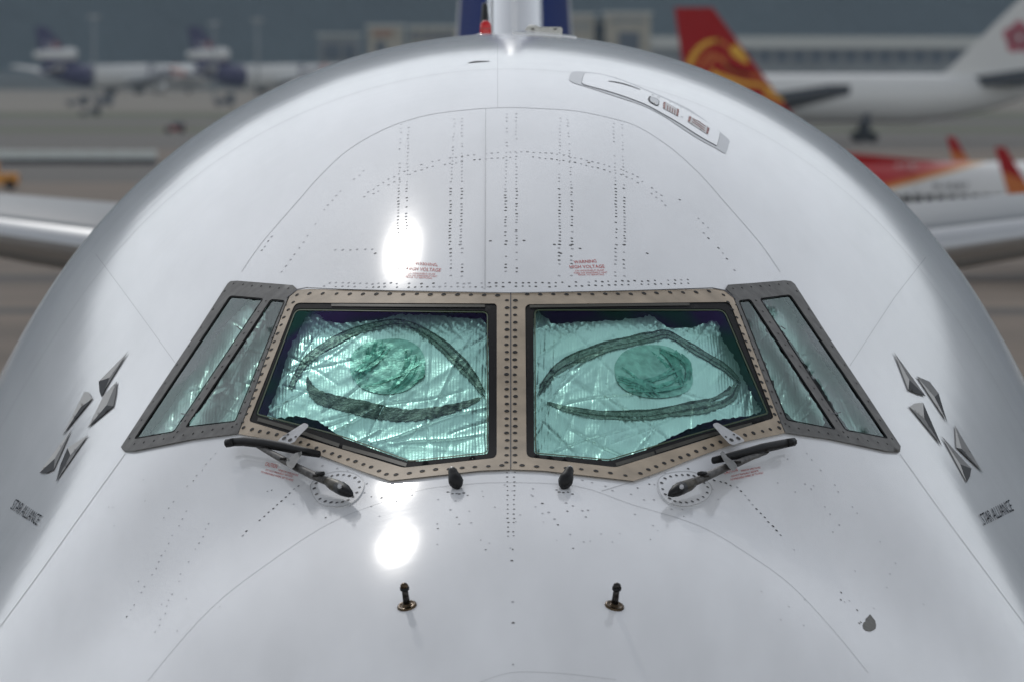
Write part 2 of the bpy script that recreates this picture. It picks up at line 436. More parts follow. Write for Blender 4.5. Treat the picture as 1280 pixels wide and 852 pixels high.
def glass_mat(name, tint, refl_a, refl_b, ior=1.55, scale=4.):
    m = bpy.data.materials.new(name); m.use_nodes = True; n = m.node_tree
    for q in list(n.nodes): n.nodes.remove(q)
    out = n.nodes.new('ShaderNodeOutputMaterial'); mx = n.nodes.new('ShaderNodeMixShader')
    tr = n.nodes.new('ShaderNodeBsdfTransparent'); tr.inputs[0].default_value = (*tint, 1)
    gl = n.nodes.new('ShaderNodeBsdfGlossy'); gl.inputs['Roughness'].default_value = .03
    fr = n.nodes.new('ShaderNodeFresnel'); fr.inputs[0].default_value = ior
    tc = n.nodes.new('ShaderNodeTexCoord'); t = n.nodes.new('ShaderNodeTexNoise'); t.inputs['Scale'].default_value = scale; t.inputs['Detail'].default_value = 1
    n.links.new(tc.outputs['Object'], t.inputs['Vector'])
    rp = n.nodes.new('ShaderNodeValToRGB'); rp.color_ramp.elements[0].position = .40; rp.color_ramp.elements[1].position = .60
    rp.color_ramp.elements[0].color = (*refl_a, 1); rp.color_ramp.elements[1].color = (*refl_b, 1)
    n.links.new(t.outputs[0], rp.inputs[0]); n.links.new(rp.outputs[0], gl.inputs[0])
    ge = n.nodes.new('ShaderNodeNewGeometry'); inv = n.nodes.new('ShaderNodeMath'); inv.operation = 'SUBTRACT'; inv.inputs[0].default_value = 1; n.links.new(ge.outputs['Backfacing'], inv.inputs[1])
    mu = n.nodes.new('ShaderNodeMath'); mu.operation = 'MULTIPLY'; n.links.new(fr.outputs[0], mu.inputs[0]); n.links.new(inv.outputs[0], mu.inputs[1])
    n.links.new(mu.outputs[0], mx.inputs[0]); n.links.new(tr.outputs[0], mx.inputs[1]); n.links.new(gl.outputs[0], mx.inputs[2])
    n.links.new(mx.outputs[0], out.inputs[0]); return m
M['glass_front'] = glass_mat('coated_windscreen_glass', (.74, .985, .925), (.06, .20, .17), (.12, .085, .27), 1.45)
M['glass_side'] = glass_mat('side_window_glass', (.55, .70, .66), (.6, .66, .66), (.5, .6, .58), 1.5)

for gk, gl, fr_ in ((GASK_L, GLASS_L, fTL), (GASK_R, GLASS_R, fTR)):
    pane = patch('windshield', grow(gl, 1.5), [], .002, .02, M['glass_front'], jet, step=10)
    patch('gasket', grow(gk, -.3), [gl], .0055, .022, M['rubber'], pane, step=6)
for gl in (S3_L, S2_L, S2_R, S3_R):
    pane = patch('side_window', grow(gl, 1.2), [], .003, .015, M['glass_side'], jet, step=10)
    patch('gasket', grow(gl, -.2), [grow(gl, -1.6)], .006, .02, M['rubber'], pane, step=5)
for o_, gl in zip([o for o in jet.children if o.name.startswith('windshield') and 'frame' not in o.name], (GLASS_L, GLASS_R)):
    e_ = grow(gl, -1.6); ribbon('edge_seal', list(e_) + [e_[0]], 1.5, .0035, M['edge'], o_, at, 6)
panes = [o for o in jet.children if o.name.startswith('windshield') and 'frame' not in o.name]
# shiny olive strips clamping the gasket
for pn, lines in ((panes[0], ([(414, 381.3), (500, 381.9), (606, 382.4)], [(322, 523.2), (360, 534), (424, 556)], [(428, 557.5), (470, 569), (508, 580.5)])),
                  (panes[1], ([(662, 383), (760, 381.5), (862, 380.3)], [(820, 564), (880, 545), (940, 529.5)], [(770, 580), (800, 571), (818, 565.5)]))):
    for k, ln in enumerate(lines):
        ribbon('retainer_strip', ln, 3.2 if k == 0 else 4.6, .0085 if k == 0 else .0075, M['olive'], pn, at, 6)

# screws ---------------------------------------------------------------------
def screw_mesh():
    n = 9; v = []; f = []
    for r, z in ((.0112, 0), (.0106, .0016), (.0075, .0022), (.006, .0006)):
        v += [(r * math.cos(2 * math.pi * k / n), r * math.sin(2 * math.pi * k / n), z) for k in range(n)]
    for i in range(3):
        f += [(i * n + k, i * n + (k + 1) % n, (i + 1) * n + (k + 1) % n, (i + 1) * n + k) for k in range(n)]
    f.append(tuple(3 * n + k for k in range(n)))
    me = bpy.data.meshes.new('screw'); me.from_pydata(v, [], f); me.materials.append(M['screw']); return me
SCREW = screw_mesh()
def put_screw(px, py, parent, s=1.):
    px += rng.normal(0, .3); py += rng.normal(0, .25)
    P, n = hit(px, py); o = bpy.data.objects.new('screw', SCREW); C.objects.link(o)
    o.location = P + n * (FT + .0006); o.rotation_euler = Vector(n).to_track_quat('Z', 'Y').to_euler(); o.scale = (s, s, s); o.parent = parent
def screw_line(pts, spacing, parent, s=1.):
    L = resample(pts, .5, closed=False); d = np.concatenate([[0], np.cumsum(np.linalg.norm(np.diff(L, axis=0), axis=1))])
    k = max(1, int(round(d[-1] / spacing)))
    for q in np.linspace(0, d[-1], k + 1): put_screw(np.interp(q, d, L[:, 0]), np.interp(q, d, L[:, 1]), parent, s * rng.uniform(.74, .94))
screw_line([(388, 369.5), (500, 370.5), (622, 371.5)], 17.2, fTL)
screw_line([(633.3, 378), (633.3, 580)], 9.2, fTL, .92)
screw_line([(373, 371), (357, 398), (333, 458), (312, 515), (305, 529)], 10.5, fTL, .85)
screw_line([(306, 536), (362, 548), (410, 566.5), (461, 584), (484, 595)], 10.5, fTL, .9)
screw_line([(496, 595.5), (546, 588.8), (627, 583.8)], 17.5, fTL)
screw_line([(659, 371), (780, 370), (885, 367)], 16.5, fTR)
screw_line([(643.8, 378), (643.8, 580)], 9.2, fTR, .92)
screw_line([(903, 371), (919, 398), (943, 458), (964, 515), (972, 529)], 10.5, fTR, .85)
screw_line([(972, 536), (914, 548.5), (867, 567), (816, 586), (800, 594)], 10.5, fTR, .9)
screw_line([(781, 596), (731, 589), (652, 584)], 17.5, fTR)
for ln, sp in (([(294, 357), (362, 363)], 12), ([(283, 366), (164, 549)], 27), ([(170, 556), (292, 534.5)], 13), ([(334, 378), (224, 541)], 16), ([(297, 531), (358, 384)], 15)):
    screw_line(ln, sp, fGL, .52); screw_line([(1277 - x, y) for x, y in ln], sp, fGR, .52)
ribbon('panel_seam', [(seamx, 366.5), (seamx, 586)], 1.3, .009, M['seam_dark'], fTL)
# splice plates across the side window mullions
for ln in ([(297.5, 410), (303, 414.5)], [(228, 518.5), (238, 520)], [(974, 410), (980, 414)], [(1037, 519), (1049, 517)]):
    ribbon('mullion_joint', ln, 1.4, .0095, M['seam_dark'], fGL if ln[0][0] < 640 else fGR, step=3)
# bright turned-up lip of the skin above the windscreens
ribbon('drip_lip', [(385, 358.7), (430, 360.6), (520, 362.3), (638, 364.3), (770, 362.2), (850, 360), (890, 358.8)], [1.5, 2.4, 2.8, 2.8, 2.4, 1.5], .012, M['white'], jet, at, 8)
ribbon('panel_seam', [(358, 372), (371, 362), (385, 359.5), (430, 361.9), (520, 363.6), (638, 365.6), (770, 363.6), (850, 361.4), (890, 360), (906, 363), (920, 374)], 1.2, .0095, M['seam_dark'], jet, at, 8)

# ------------------------------------------------------------------ foil sun shades with drawn eyes
FO_L = [(375, 413), (380, 400), (388, 395), (396, 393), (402, 396), (405, 401), (425, 404), (450, 402), (475, 399), (500, 393), (530, 393), (560, 396), (585, 398), (604, 400), (610, 420), (611, 470), (611, 564), (560, 574), (512, 575.5), (470, 565), (440, 553), (420, 541), (395, 525), (370, 519.5), (345, 523), (334, 520), (338, 505), (347, 485), (352, 470), (360, 440), (367, 425)]
FO_R = [(667, 399), (690, 405), (720, 403), (760, 401), (800, 397), (815, 395), (830, 407), (850, 411), (870, 408), (882, 403), (893, 401), (900, 407), (899, 416), (908, 430), (920, 450), (927, 470), (935, 485), (948, 505), (951, 513), (940, 518), (920, 521), (895, 524), (870, 532), (840, 545), (810, 560), (780, 571), (760, 575), (700, 570), (667, 566.5)]
FS3_L = [(312, 378), (326, 377), (322, 392), (290, 440), (250, 497), (222, 536), (190, 541), (205, 520), (232, 478), (262, 432), (290, 398)]
FS2_L = [(340, 376), (355, 377), (340, 420), (318, 475), (297, 524), (238, 532), (262, 497), (300, 440), (325, 402)]
FS2_R = [(924, 378), (936, 377), (960, 415), (1000, 475), (1032, 530), (988, 523), (968, 480), (945, 430)]
FS3_R = [(955, 376), (980, 374), (998, 402), (1020, 436), (1050, 480), (1096, 542), (1062, 537), (1032, 492), (1000, 445), (975, 408)]

def crinkle(seed, x0, x1, y0, y1, amp=.006, ndeep=0):
    """crumpled sheet: broad folds between flat facets, long thin creases, a crushed top edge"""
    g = np.random.default_rng(seed); folds = []; cr = []
    for k in range(16):
        an = g.choice([g.normal(1.5, .1), g.normal(1.0, .2), g.normal(.5, .15), g.normal(-.4, .2)])
        folds.append((g.uniform(x0, x1), g.uniform(y0, y1), math.cos(an), -math.sin(an), g.uniform(25, 90), g.choice([-1, 1]) * g.uniform(.35, 1) * amp * .020))
    for k in range(64):
        an = g.choice([g.normal(1.5, .1), g.normal(1.5, .15), g.normal(.95, .2), g.normal(.5, .15), g.normal(-.45, .3)])
        cr.append((g.uniform(x0, x1), g.uniform(y0, y1), math.cos(an), -math.sin(an), g.uniform(20, 110), g.uniform(1.8, 3.6), g.choice([-1, 1]) * g.uniform(.4, 1) * amp * .62))
    T = [(g.normal(0, .16), g.normal(0, .16), g.uniform(0, 6.3), g.uniform(.2, 1) * amp * .10) for k in range(14)]
    def f(x, y):
        d = 0.
        for cx, cy, ca, sa, cap, a in folds: d += a * min(abs((y - cy) * ca - (x - cx) * sa), cap)
        for cx, cy, ca, sa, ln, wd, a in cr:
            v = abs((y - cy) * ca - (x - cx) * sa)
            if v < wd:
                u = abs((x - cx) * ca + (y - cy) * sa)
                if u < ln: d += a * (1 - v / wd) * (1 - u / ln)**.5
        for p, q, ph, a in T: d += a * math.sin(p * x + q * y + ph)
        e = max(0., 1 - abs(y - (y0 + 14)) / 16.)
        d += e * amp * .4 * (math.sin(x * .9 + 3 * math.sin(y * .5)) + math.sin(x * .47 - y * .8))
        return d
    deep = []; rows = []
    for k in range(ndeep):
        cx, cy = g.uniform(x0, x1), g.uniform(y0, y1); an = g.choice([g.normal(1.52, .06), g.normal(.9, .2), g.normal(.5, .15), g.normal(.3, .1), g.normal(-.45, .3)])
        ca, sa = math.cos(an), -math.sin(an); ln = g.uniform(35, 130); wd = 1.5; a = g.choice([-1, -1, 1]) * g.uniform(.5, 1) * .0085
        deep.append((cx, cy, ca, sa, ln, wd, a))
        for u in np.arange(-ln, ln, 3.2):
            bend = 2.2 * math.sin(u * .045 + k)
            for v in (-wd, 0, wd): rows.append((cx + u * ca - (v + bend) * sa, cy + u * sa + (v + bend) * ca))
    f0 = f
    def f(x, y):
        d = f0(x, y)
        for k, (cx, cy, ca, sa, ln, wd, a) in enumerate(deep):
            u = (x - cx) * ca + (y - cy) * sa
            if abs(u) < ln:
                v = abs((y - cy) * ca - (x - cx) * sa - 2.2 * math.sin(u * .045 + k))
                if v < wd: d += a * (1 - v / wd) * (1 - abs(u) / ln)**.4
        return d
    off = np.median([f(x, y) for x in np.linspace(x0, x1, 12) for y in np.linspace(y0, y1, 9)])
    q = lambda x, y: .021 * math.tanh((f(x, y) - off) / .021)
    q.rows = np.array(rows) if rows else None
    return q
def foil_mat(name, scale=.0115):
    m = bpy.data.materials.new(name); m.use_nodes = True; n = m.node_tree; b = n.nodes['Principled BSDF']
    b.inputs['Metallic'].default_value = .72; b.inputs['Base Color'].default_value = (.84, .86, .86, 1); b.inputs['Roughness'].default_value = .36
    tc = n.nodes.new('ShaderNodeTexCoord'); sp = n.nodes.new('ShaderNodeSeparateXYZ'); n.links.new(tc.outputs['Object'], sp.inputs[0])
    def mth(op, a, bb=None):
        q = n.nodes.new('ShaderNodeMath'); q.operation = op
        for i, val in enumerate((a, bb)):
            if val is None: continue
            if isinstance(val, (int, float)): q.inputs[i].default_value = val
            else: n.links.new(val, q.inputs[i])
        return q.outputs[0]
    nz = n.nodes.new('ShaderNodeTexNoise'); nz.inputs['Scale'].default_value = 5; nz.inputs['Detail'].default_value = 2
    n.links.new(tc.outputs['Object'], nz.inputs['Vector'])
    sx = mth('ADD', sp.outputs[0], mth('MULTIPLY', nz.outputs[0], .014))
    rib = mth('ABSOLUTE', mth('SINE', mth('MULTIPLY', sx, math.pi / scale)))
    q2 = mth('ABSOLUTE', mth('SINE', mth('MULTIPLY', sp.outputs[2], math.pi / (scale * .75))))
    n3 = n.nodes.new('ShaderNodeTexNoise'); n3.inputs['Scale'].default_value = 55; n3.inputs['Detail'].default_value = 3
    n.links.new(tc.outputs['Object'], n3.inputs['Vector'])
    hgt = mth('ADD', mth('ADD', mth('MULTIPLY', rib, 1.0), mth('MULTIPLY', q2, .1)), mth('MULTIPLY', n3.outputs[0], 1.8))
    bp = n.nodes.new('ShaderNodeBump'); bp.inputs['Strength'].default_value = .35; bp.inputs['Distance'].default_value = .0022
    n.links.new(hgt, bp.inputs['Height']); n.links.new(bp.outputs[0], b.inputs['Normal'])
    return m
M['foil'] = foil_mat('quilted_foil')
M['ink'] = mat('dark_marker_on_foil', (.085, .09, .075), .45, metal=.4, bump=(90, .6, (1, 1, 1), .005), var=(70, .75, (1, 1, 2.5)))
M['ink_green'] = mat('green_marker_on_foil', (.16, .36, .30), .4, metal=.45, bump=(90, .5, (1, 1, 1), .004), var=(30, .45))
M['ink_mid'] = mat('thin_green_on_foil', (.22, .43, .37), .4, metal=.45, bump=(90, .5, (1, 1, 1), .004), var=(30, .45))
M['ink_soft'] = mat('worn_marker_on_foil', (.25, .27, .24), .42, metal=.45, bump=(90, .6, (1, 1, 1), .005), var=(60, .6))
M['ink_pale'] = mat('pale_wash_on_foil', (.40, .57, .52), .4, metal=.45, bump=(90, .5, (1, 1, 1), .004), var=(30, .3))

def shade(poly, seed, label, depth=.048, step=3.2, amp=.0055, grp='foil sun shades behind the cockpit windows'):
    xs = [p[0] for p in poly]; ys = [p[1] for p in poly]; cr = crinkle(seed, min(xs), max(xs), min(ys), max(ys), amp * 1.6, 30 if step < 3 else 9)
    rag = [(x + rng.normal(0, .8), y + rng.normal(0, .8)) for x, y in resample(catmull(poly, 3, True), 4)]
    pos = lambda x, y, h: at(x, y, -depth + h + cr(x, y))
    cx, cy = sum(xs) / len(xs), sum(ys) / len(ys)
    root = thing('sun_shade', label, 'sun shade', tuple(pos(cx, cy, 0)), 0, grp)
    o = patch('foil_sheet', rag, [], 0, .004, M['foil'], None, step=step, pos=pos, extra=cr.rows)
    o.parent = root; o.matrix_parent_inverse = Matrix.Translation(-root.location)
    return root, pos
def drawn(root, pos, name, poly, m, lift=.003):
    o = patch(name, poly, [], lift, 0, M[m], None, step=3.5, pos=pos); o.parent = root; o.matrix_parent_inverse = Matrix.Translation(-root.location)
def stroke_poly(line, widths, jag=.9):
    L = np.array(catmull(line, 8)); t = np.gradient(L, axis=0); t /= np.linalg.norm(t, axis=1)[:, None]
    nn = np.stack([-t[:, 1], t[:, 0]], 1); wd = np.interp(np.linspace(0, 1, len(L)), np.linspace(0, 1, len(widths)), widths)
    wd = wd + rng.normal(0, jag, len(L)); a = L + nn * wd[:, None] / 2; b = L - nn * wd[:, None] / 2
    return [tuple(p) for p in a] + [tuple(p) for p in b[::-1]]

def scribble(root, pos, cx, cy, rx, ry, n, seed, zones):
    """short curved marker strokes filling parts of an iris; zones: (angle of stroke, x range, material)"""
    g = np.random.default_rng(seed)
    for k in range(n):
        an, x0, x1, mm = zones[k % len(zones)]; an = an + g.normal(0, .22); u = g.uniform(x0, x1); half = math.sqrt(max(.05, 1 - u * u)) * g.uniform(.45, .98)
        ctr = g.uniform(-.15, .15); P = []
        for t in np.linspace(-1, 1, 6):
            q = (u + .10 * (1 - t * t), (t * half + ctr * (1 - abs(t)))); ca, sa = math.cos(an), math.sin(an)
            X, Y = q[0] * ca - q[1] * sa, q[0] * sa + q[1] * ca; r = math.hypot(X, Y)
            if r > 1: X, Y = X / r, Y / r
            P.append((cx + rx * X, cy + ry * Y))
        drawn(root, pos, 'iris_stroke', stroke_poly(P[::1], [1.2, g.uniform(2.2, 5), g.uniform(2.2, 5), 1.0], .45), mm, .0034 + .00015 * k)
def brushed(root, pos, line, widths, strands=5, seed=1):
    g = np.random.default_rng(seed); L = np.array(catmull(line, 6)); t = np.gradient(L, axis=0); t /= np.linalg.norm(t, axis=1)[:, None]
    nn = np.stack([-t[:, 1], t[:, 0]], 1); wd = np.interp(np.linspace(0, 1, len(L)), np.linspace(0, 1, len(widths)), widths)
    for k in range(strands):
        o = (k + .5) / strands - .5 + np.convolve(g.normal(0, .10, len(L) + 4), np.ones(5) / 5, 'valid')
        a = 0 if k % 2 else int(g.uniform(0, len(L) * .06)); b = len(L) - int(g.uniform(0, len(L) * .06))
        C_ = (L + nn * (o * wd)[:, None])[a:b]
        drawn(root, pos, 'lid_brush_stroke', stroke_poly([tuple(q) for q in C_[::2]], list(np.maximum(1.2, wd[a:b:4] / strands * g.uniform(1.0, 1.4))), .35), 'ink' if k % 3 == 0 else 'ink_soft', .003 + .0004 * k)
sL, pL = shade(FO_L, 11, 'silver foil shade with a drawn eye behind the left windscreen, scowling lower lid', step=2.4, amp=.005)
brushed(sL, pL, [(362, 486), (372, 466), (385, 448), (408, 431), (435, 417), (465, 408), (495, 403), (522, 410), (550, 428), (575, 452), (592, 472), (607, 496)], [4, 8, 10, 11, 11, 10, 8, 9, 13, 14, 10, 4], seed=3)
drawn(sL, pL, 'drawn_lower_lid', stroke_poly([(384, 470), (388, 484), (400, 496), (425, 503), (455, 510), (485, 516), (515, 518), (550, 513), (580, 505), (602, 496)], [1.5, 10, 17, 17, 20, 17, 14, 12, 8, 1.5]), 'ink')
drawn(sL, pL, 'drawn_iris', catmull([(437, 458), (441, 441), (456, 429), (478, 424), (505, 424), (524, 434), (532, 453), (526, 472), (508, 487), (484, 492), (458, 487), (443, 475)], 5, True), 'ink_pale')
scribble(sL, pL, 484, 458, 47, 34, 26, 4, [(.45, -.85, -.35, 'ink_green'), (.55, .25, .8, 'ink_mid'), (.35, -.9, -.4, 'ink_green'), (.5, .3, .9, 'ink_green')])
sR, pR = shade(FO_R, 23, 'silver foil shade with a drawn eye behind the right windscreen, slim smiling lids', step=2.4, amp=.0065)
brushed(sR, pR, [(673, 494), (682, 477), (698, 460), (722, 446), (752, 435), (785, 427), (812, 421), (832, 417), (850, 425), (876, 440), (900, 454), (915, 466), (927, 480)], [4, 9, 12, 13, 13, 12, 12, 9, 7, 9, 9, 7, 3], seed=5)
brushed(sR, pR, [(684, 502), (705, 509), (735, 515), (770, 518), (805, 518), (840, 513), (870, 508), (895, 503), (913, 492), (921, 479)], [2, 6, 9, 11, 12, 13, 16, 17, 16, 8], seed=6)
drawn(sR, pR, 'drawn_iris', catmull([(768, 462), (771, 450), (782, 438), (806, 431), (835, 433), (853, 446), (865, 466), (864, 483), (849, 493), (820, 497), (792, 492), (774, 480)], 4, True), 'ink_pale')
scribble(sR, pR, 817, 464, 49, 33, 34, 9, [(-.35, .1, .85, 'ink_green'), (1.2, .05, .75, 'ink_mid'), (-.3, .2, .9, 'ink_green'), (-.9, -.85, -.5, 'ink_mid')])
shade(FS3_L, 31, 'narrow foil shade behind the rear left side window, bordered by dark glass', .05, 3.4)
shade(FS2_L, 37, 'foil shade behind the front left side window beside the tan frame', .05, 3.4)
shade(FS2_R, 41, 'smooth pale foil shade behind the front right side window', .05, 3.4, .003)
shade(FS3_R, 43, 'narrow foil shade behind the rear right side window, bordered by dark glass', .05, 3.4)

# ------------------------------------------------------------------ seams, rivets, markings on the hull
ARCH = [(302, 340), (327, 304), (371, 253), (400, 220), (436, 187), (484, 160), (535, 144), (589, 137), (608, 135.6), (637, 134.6), (668, 135.6), (720, 139), (768, 149), (800, 160), (841, 187), (877, 220), (906, 253), (950, 304), (975, 340)]
LOWARC = [(185, 850), (235, 790), (280, 745), (340, 700), (400, 660), (450, 637), (520, 613), (570, 606), (630, 602.5), (720, 607), (790, 630), (875, 657), (940, 695), (990, 732), (1040, 785), (1085, 840)]
seams = [(catmull(ARCH, 4), .55, 'seam'), (catmull(LOWARC, 4), .4, 'seam'), ([(120, 318), (160, 372), (219, 453)], .8, 'seam'),
         ([(1157, 322), (1118, 372), (1062, 457)], .8, 'seam'), (catmull([(157, 566), (100, 645), (50, 715), (0, 783)], 4), .85, 'seam'),
         (catmull([(1125, 567), (1177, 640), (1240, 725), (1281, 780)], 4), .65, 'seam'), ([(622, 52), (622, 134)], .9, 'seam'),
         ([(607, 136), (606.5, 362)], 1.1, 'seam'), (catmull([(600, 852), (640, 840), (700, 841), (770, 849)], 4), .4, 'seam'),
         ([(487, 601), (520, 613)], .8, 'seam'), ([(792, 601), (752, 613)], .8, 'seam')]
for ln, wd, mm in seams: ribbon('panel_seam', ln, wd, .0012, M[mm], jet, surf, 6)
ribbon('lap_edge', [(605.4, 150), (604.8, 361)], 1.4, .002, M['white'], jet, surf, 6)
def ring_seam(s, wd=.003):
    Q = ring(s, 721, 2.0); Q = Q[(Q[:, 2] > 7.6)]
    v = []
    for p in Q:
        for dy in (-wd, wd):
            q, n, i, d = BV.find_nearest(Vector((p[0], p[1] + dy, p[2]))); n = np.array(n)
            if n @ (np.array(q) - np.array([0, q[1], 7.])) < 0: n = -n
            v.append(tuple(np.array(q) + n * .0012))
    mesh('panel_seam', v, [(2 * i, 2 * i + 1, 2 * i + 3, 2 * i + 2) for i in range(len(Q) - 1)], M['seam'], jet, True)
for s in (8.35, 9.6): ring_seam(s)

dark, pale = [], []
def rivets(pts, spacing, pd=.5, r=.0056, skip=.12, jit=.35):
    L = resample(pts, .5, closed=False); d = np.concatenate([[0], np.cumsum(np.linalg.norm(np.diff(L, axis=0), axis=1))])
    k = max(1, int(round(d[-1] / spacing))); run = rng.random()
    for q in np.linspace(0, d[-1], k + 1):
        if rng.random() < .16: run = rng.random()
        if rng.random() < skip: continue
        x = np.interp(q, d, L[:, 0]) + rng.normal(0, jit); y = np.interp(q, d, L[:, 1]) + rng.normal(0, jit)
        (dark if .5 * run + .5 * rng.random() < pd else pale).append(dot_vf(x, y, r * rng.uniform(.75, 1.1)))
COLS = [(498.5, 508.5, 501.5, 511), (563.5, 577.5, 568.5, 577.5), (632, 645.5, 634, 645), (699, 714.5, 700.3, 709.8), (769.5, 780, 767, 777.5)]
for a, b, at_, bt_ in COLS:
    for x, xt in ((a, at_), (b, bt_)):
        rivets([(x, 236), (x - (1.5 if x < 600 else -1 if x > 690 else 0), 306)], 3.9, .62, skip=.14)
        rivets([(x, 306), (x, 345)], 4.6, .5, skip=.35)
        rivets([(xt, 142 + abs(x - 640) * .1), (x, 236)], 4.4, .12, r=.0048, skip=.2)
ARC2 = [(455, 246), (463, 239), (494, 220), (530, 205), (570, 197), (605, 192.5), (640, 191), (672, 191), (700, 193.5), (735, 201), (765, 209), (790, 218), (815, 236), (832, 250)]
rivets(catmull(ARC2, 4), 7.5, .3, skip=.15); rivets([(x, y + 6.5) for x, y in catmull(ARC2, 4)], 7.5, .3, skip=.2)
rivets([(405, 353), (460, 354.5), (610, 354.5)], 7.5, .2, skip=.25); rivets([(405, 358), (460, 358.8), (610, 359)], 7.5, .4, skip=.15)
rivets([(612, 354), (700, 353.5), (860, 350)], 8.2, .7, skip=.2); rivets([(612, 358.5), (700, 358.3), (860, 354.5)], 8.2, .75, skip=.15)
for q in ((575, 306), (613, 301.5), (655, 301), (693, 306), (725, 311), (713, 307), (469, 317), (809, 317), (701, 317)): dark.append(dot_vf(*q, .0062))
rivets([(405, 262), (425, 240), (455, 214)], 8, .1, skip=.2); rivets([(395, 280), (378, 305), (352, 340)], 9, .1, skip=.3)
rivets([(318, 325), (340, 296)], 7, .3, skip=.2); rivets([(880, 292), (905, 318), (918, 338)], 8, .25, skip=.3)
rivets([(850, 250), (885, 285)], 8, .15, skip=.3); rivets([(465, 312), (410, 313)], 9, .1, skip=.2)
rivets([(634, 590), (635, 670)], 5.6, .8, r=.0045, skip=.03); rivets([(643.5, 590), (642, 670)], 5.6, .85, r=.0045, skip=.03)
for ln in ([(303, 668), (330, 645), (372, 607), (386, 600)], [(976, 668), (950, 640), (921, 608), (893, 600)]): rivets(ln, 7.2, .7, skip=.12)
for ln in ([(400, 580), (470, 594)], [(392, 588), (460, 604)], [(885, 582), (810, 596)], [(880, 592), (800, 608)]): rivets(ln, 12, .45, skip=.35, jit=1.6)
for ln in ([(205, 640), (275, 560)], [(160, 770), (200, 700), (232, 640)], [(195, 790), (225, 720), (262, 655)], [(1072, 640), (1003, 560)], [(1048, 655), (985, 575)]):
    rivets(ln, 9, .12, r=.004, skip=.35, jit=.9)
for ln in ([(560, 628), (590, 650)], [(705, 628), (740, 640)], [(730, 598), (850, 640)], [(480, 622), (530, 605)], [(660, 610), (700, 655)]): rivets(ln, 13, .4, skip=.3, jit=2.5)
for ln in ([(585, 618), (560, 615)], [(695, 613), (716, 617)]): rivets(ln, 5, .8, skip=.05, jit=1)
rivets([(640, 700), (642, 830)], 26, .3, skip=.4)
for k in range(95):
    x = rng.uniform(290, 990); y = rng.uniform(602, 690)
    if abs(x - 640) < 330 * (1 - (y - 602) / 160): (dark if rng.random() < .3 else pale).append(dot_vf(x, y, rng.uniform(.0025, .0045)))
for k in range(30):
    x = rng.uniform(120, 330); (pale).append(dot_vf(x if rng.random() < .5 else 1277 - x, rng.uniform(590, 800), .0035))
V, Fc = join_vf(dark); stuff(mesh('rivet_rows', V, Fc, M['rivet'], jet))
V, Fc = join_vf(pale); stuff(mesh('rivet_rows', V, Fc, M['rivet_pale'], jet))

# warnings and cautions
text_px('warning_lettering', [('WARNING', (519.5, 331.5), (547, 333.5), (-1.5, -3.8)), ('HIGH VOLTAGE', (508.5, 338), (550.5, 340.2), (1.2, -4.2)),
        ('ON WINDSHIELD GLASS', (509.5, 342.6), (544, 344), (.2, -1.9)), ('TURN OFF WINDSHIELD HEAT', (506, 345.2), (546.5, 346.8), (.2, -1.9)), ('PRIOR TO SERVICING', (507, 347.6), (540, 349.2), (.2, -1.9))], M['red'], jet)
text_px('warning_lettering', [('WARNING', (718, 330), (746, 328.5), (-1.3, -3.8)), ('HIGH VOLTAGE', (712.5, 336), (756, 335.3), (-1, -4.0)),
        ('ON WINDSHIELD GLASS', (719, 339.9), (755, 339), (0, -1.9)), ('TURN OFF WINDSHIELD HEAT', (717, 342.8), (759, 341.8), (0, -1.9)), ('PRIOR TO SERVICING', (723, 345), (755, 344.6), (0, -1.9))], M['red'], jet)
text_px('caution_lettering', [('CAUTION', (331, 581.5), (346, 585), (2, -4.6)), ('WINDOW WIPE DOORS', (347.5, 587.8), (372.5, 595), (.8, -2.2)),
        ('DO NOT MANUALLY ROTATE', (332, 587.8), (365.5, 596.4), (.8, -2.2)), ('TO WINDSHIELD WIPERS, SET TO HOLD', (326, 590.2), (366.5, 601.2), (.8, -2.2))], M['red'], jet)
text_px('caution_lettering', [('CAUTION', (905, 592.5), (922, 588.5), (-1, -4.2)), ('WINDOW WIPE DOORS', (926, 589.3), (950.5, 584.8), (-.4, -2.2)),
        ('DO NOT MANUALLY ROTATE', (914.5, 596), (948, 589), (-.4, -2.2)), ('TO WINDSHIELD WIPERS, SET TO HOLD', (913, 600.4), (954, 591.4), (-.4, -2.2))], M['red'], jet)
# alliance emblem and name
def emblem(pieces, ox, oy, sc_):
    for pi, pc in enumerate(pieces):
        for k, (shade_, pts) in enumerate(pc):
            patch('emblem_facet', [(ox + x / sc_, oy + y / sc_) for x, y in pts], [], .0045, 0, M['em_' + shade_], jet, step=3, pos=surf)
emblem([[('l', [(528, 65), (408, 186), (452, 171)]), ('m', [(528, 65), (452, 171), (436, 215)]), ('d', [(408, 186), (452, 171), (436, 215), (420, 252), (411, 228)])],
        [('l', [(483, 185), (430, 240), (398, 305), (360, 379), (440, 284)]), ('m', [(483, 185), (440, 284), (468, 289), (478, 240)]), ('d', [(360, 379), (440, 284), (468, 289)])],
        [('l', [(348, 230), (366, 230), (382, 257), (335, 291), (330, 282)]), ('l', [(348, 230), (330, 282), (335, 291), (258, 410)]), ('d', [(382, 257), (335, 291), (258, 410)])],
        [('l', [(297, 382), (228, 502), (165, 560), (215, 490)]), ('m', [(297, 382), (228, 502), (224, 548)]), ('d', [(165, 560), (228, 502), (224, 548), (195, 562)])],
        [('l', [(365, 405), (280, 458), (292, 488)]), ('d', [(280, 458), (292, 488), (233, 598), (250, 530)]), ('m', [(365, 405), (292, 488), (233, 598)])]], 0, 420, 3.277)
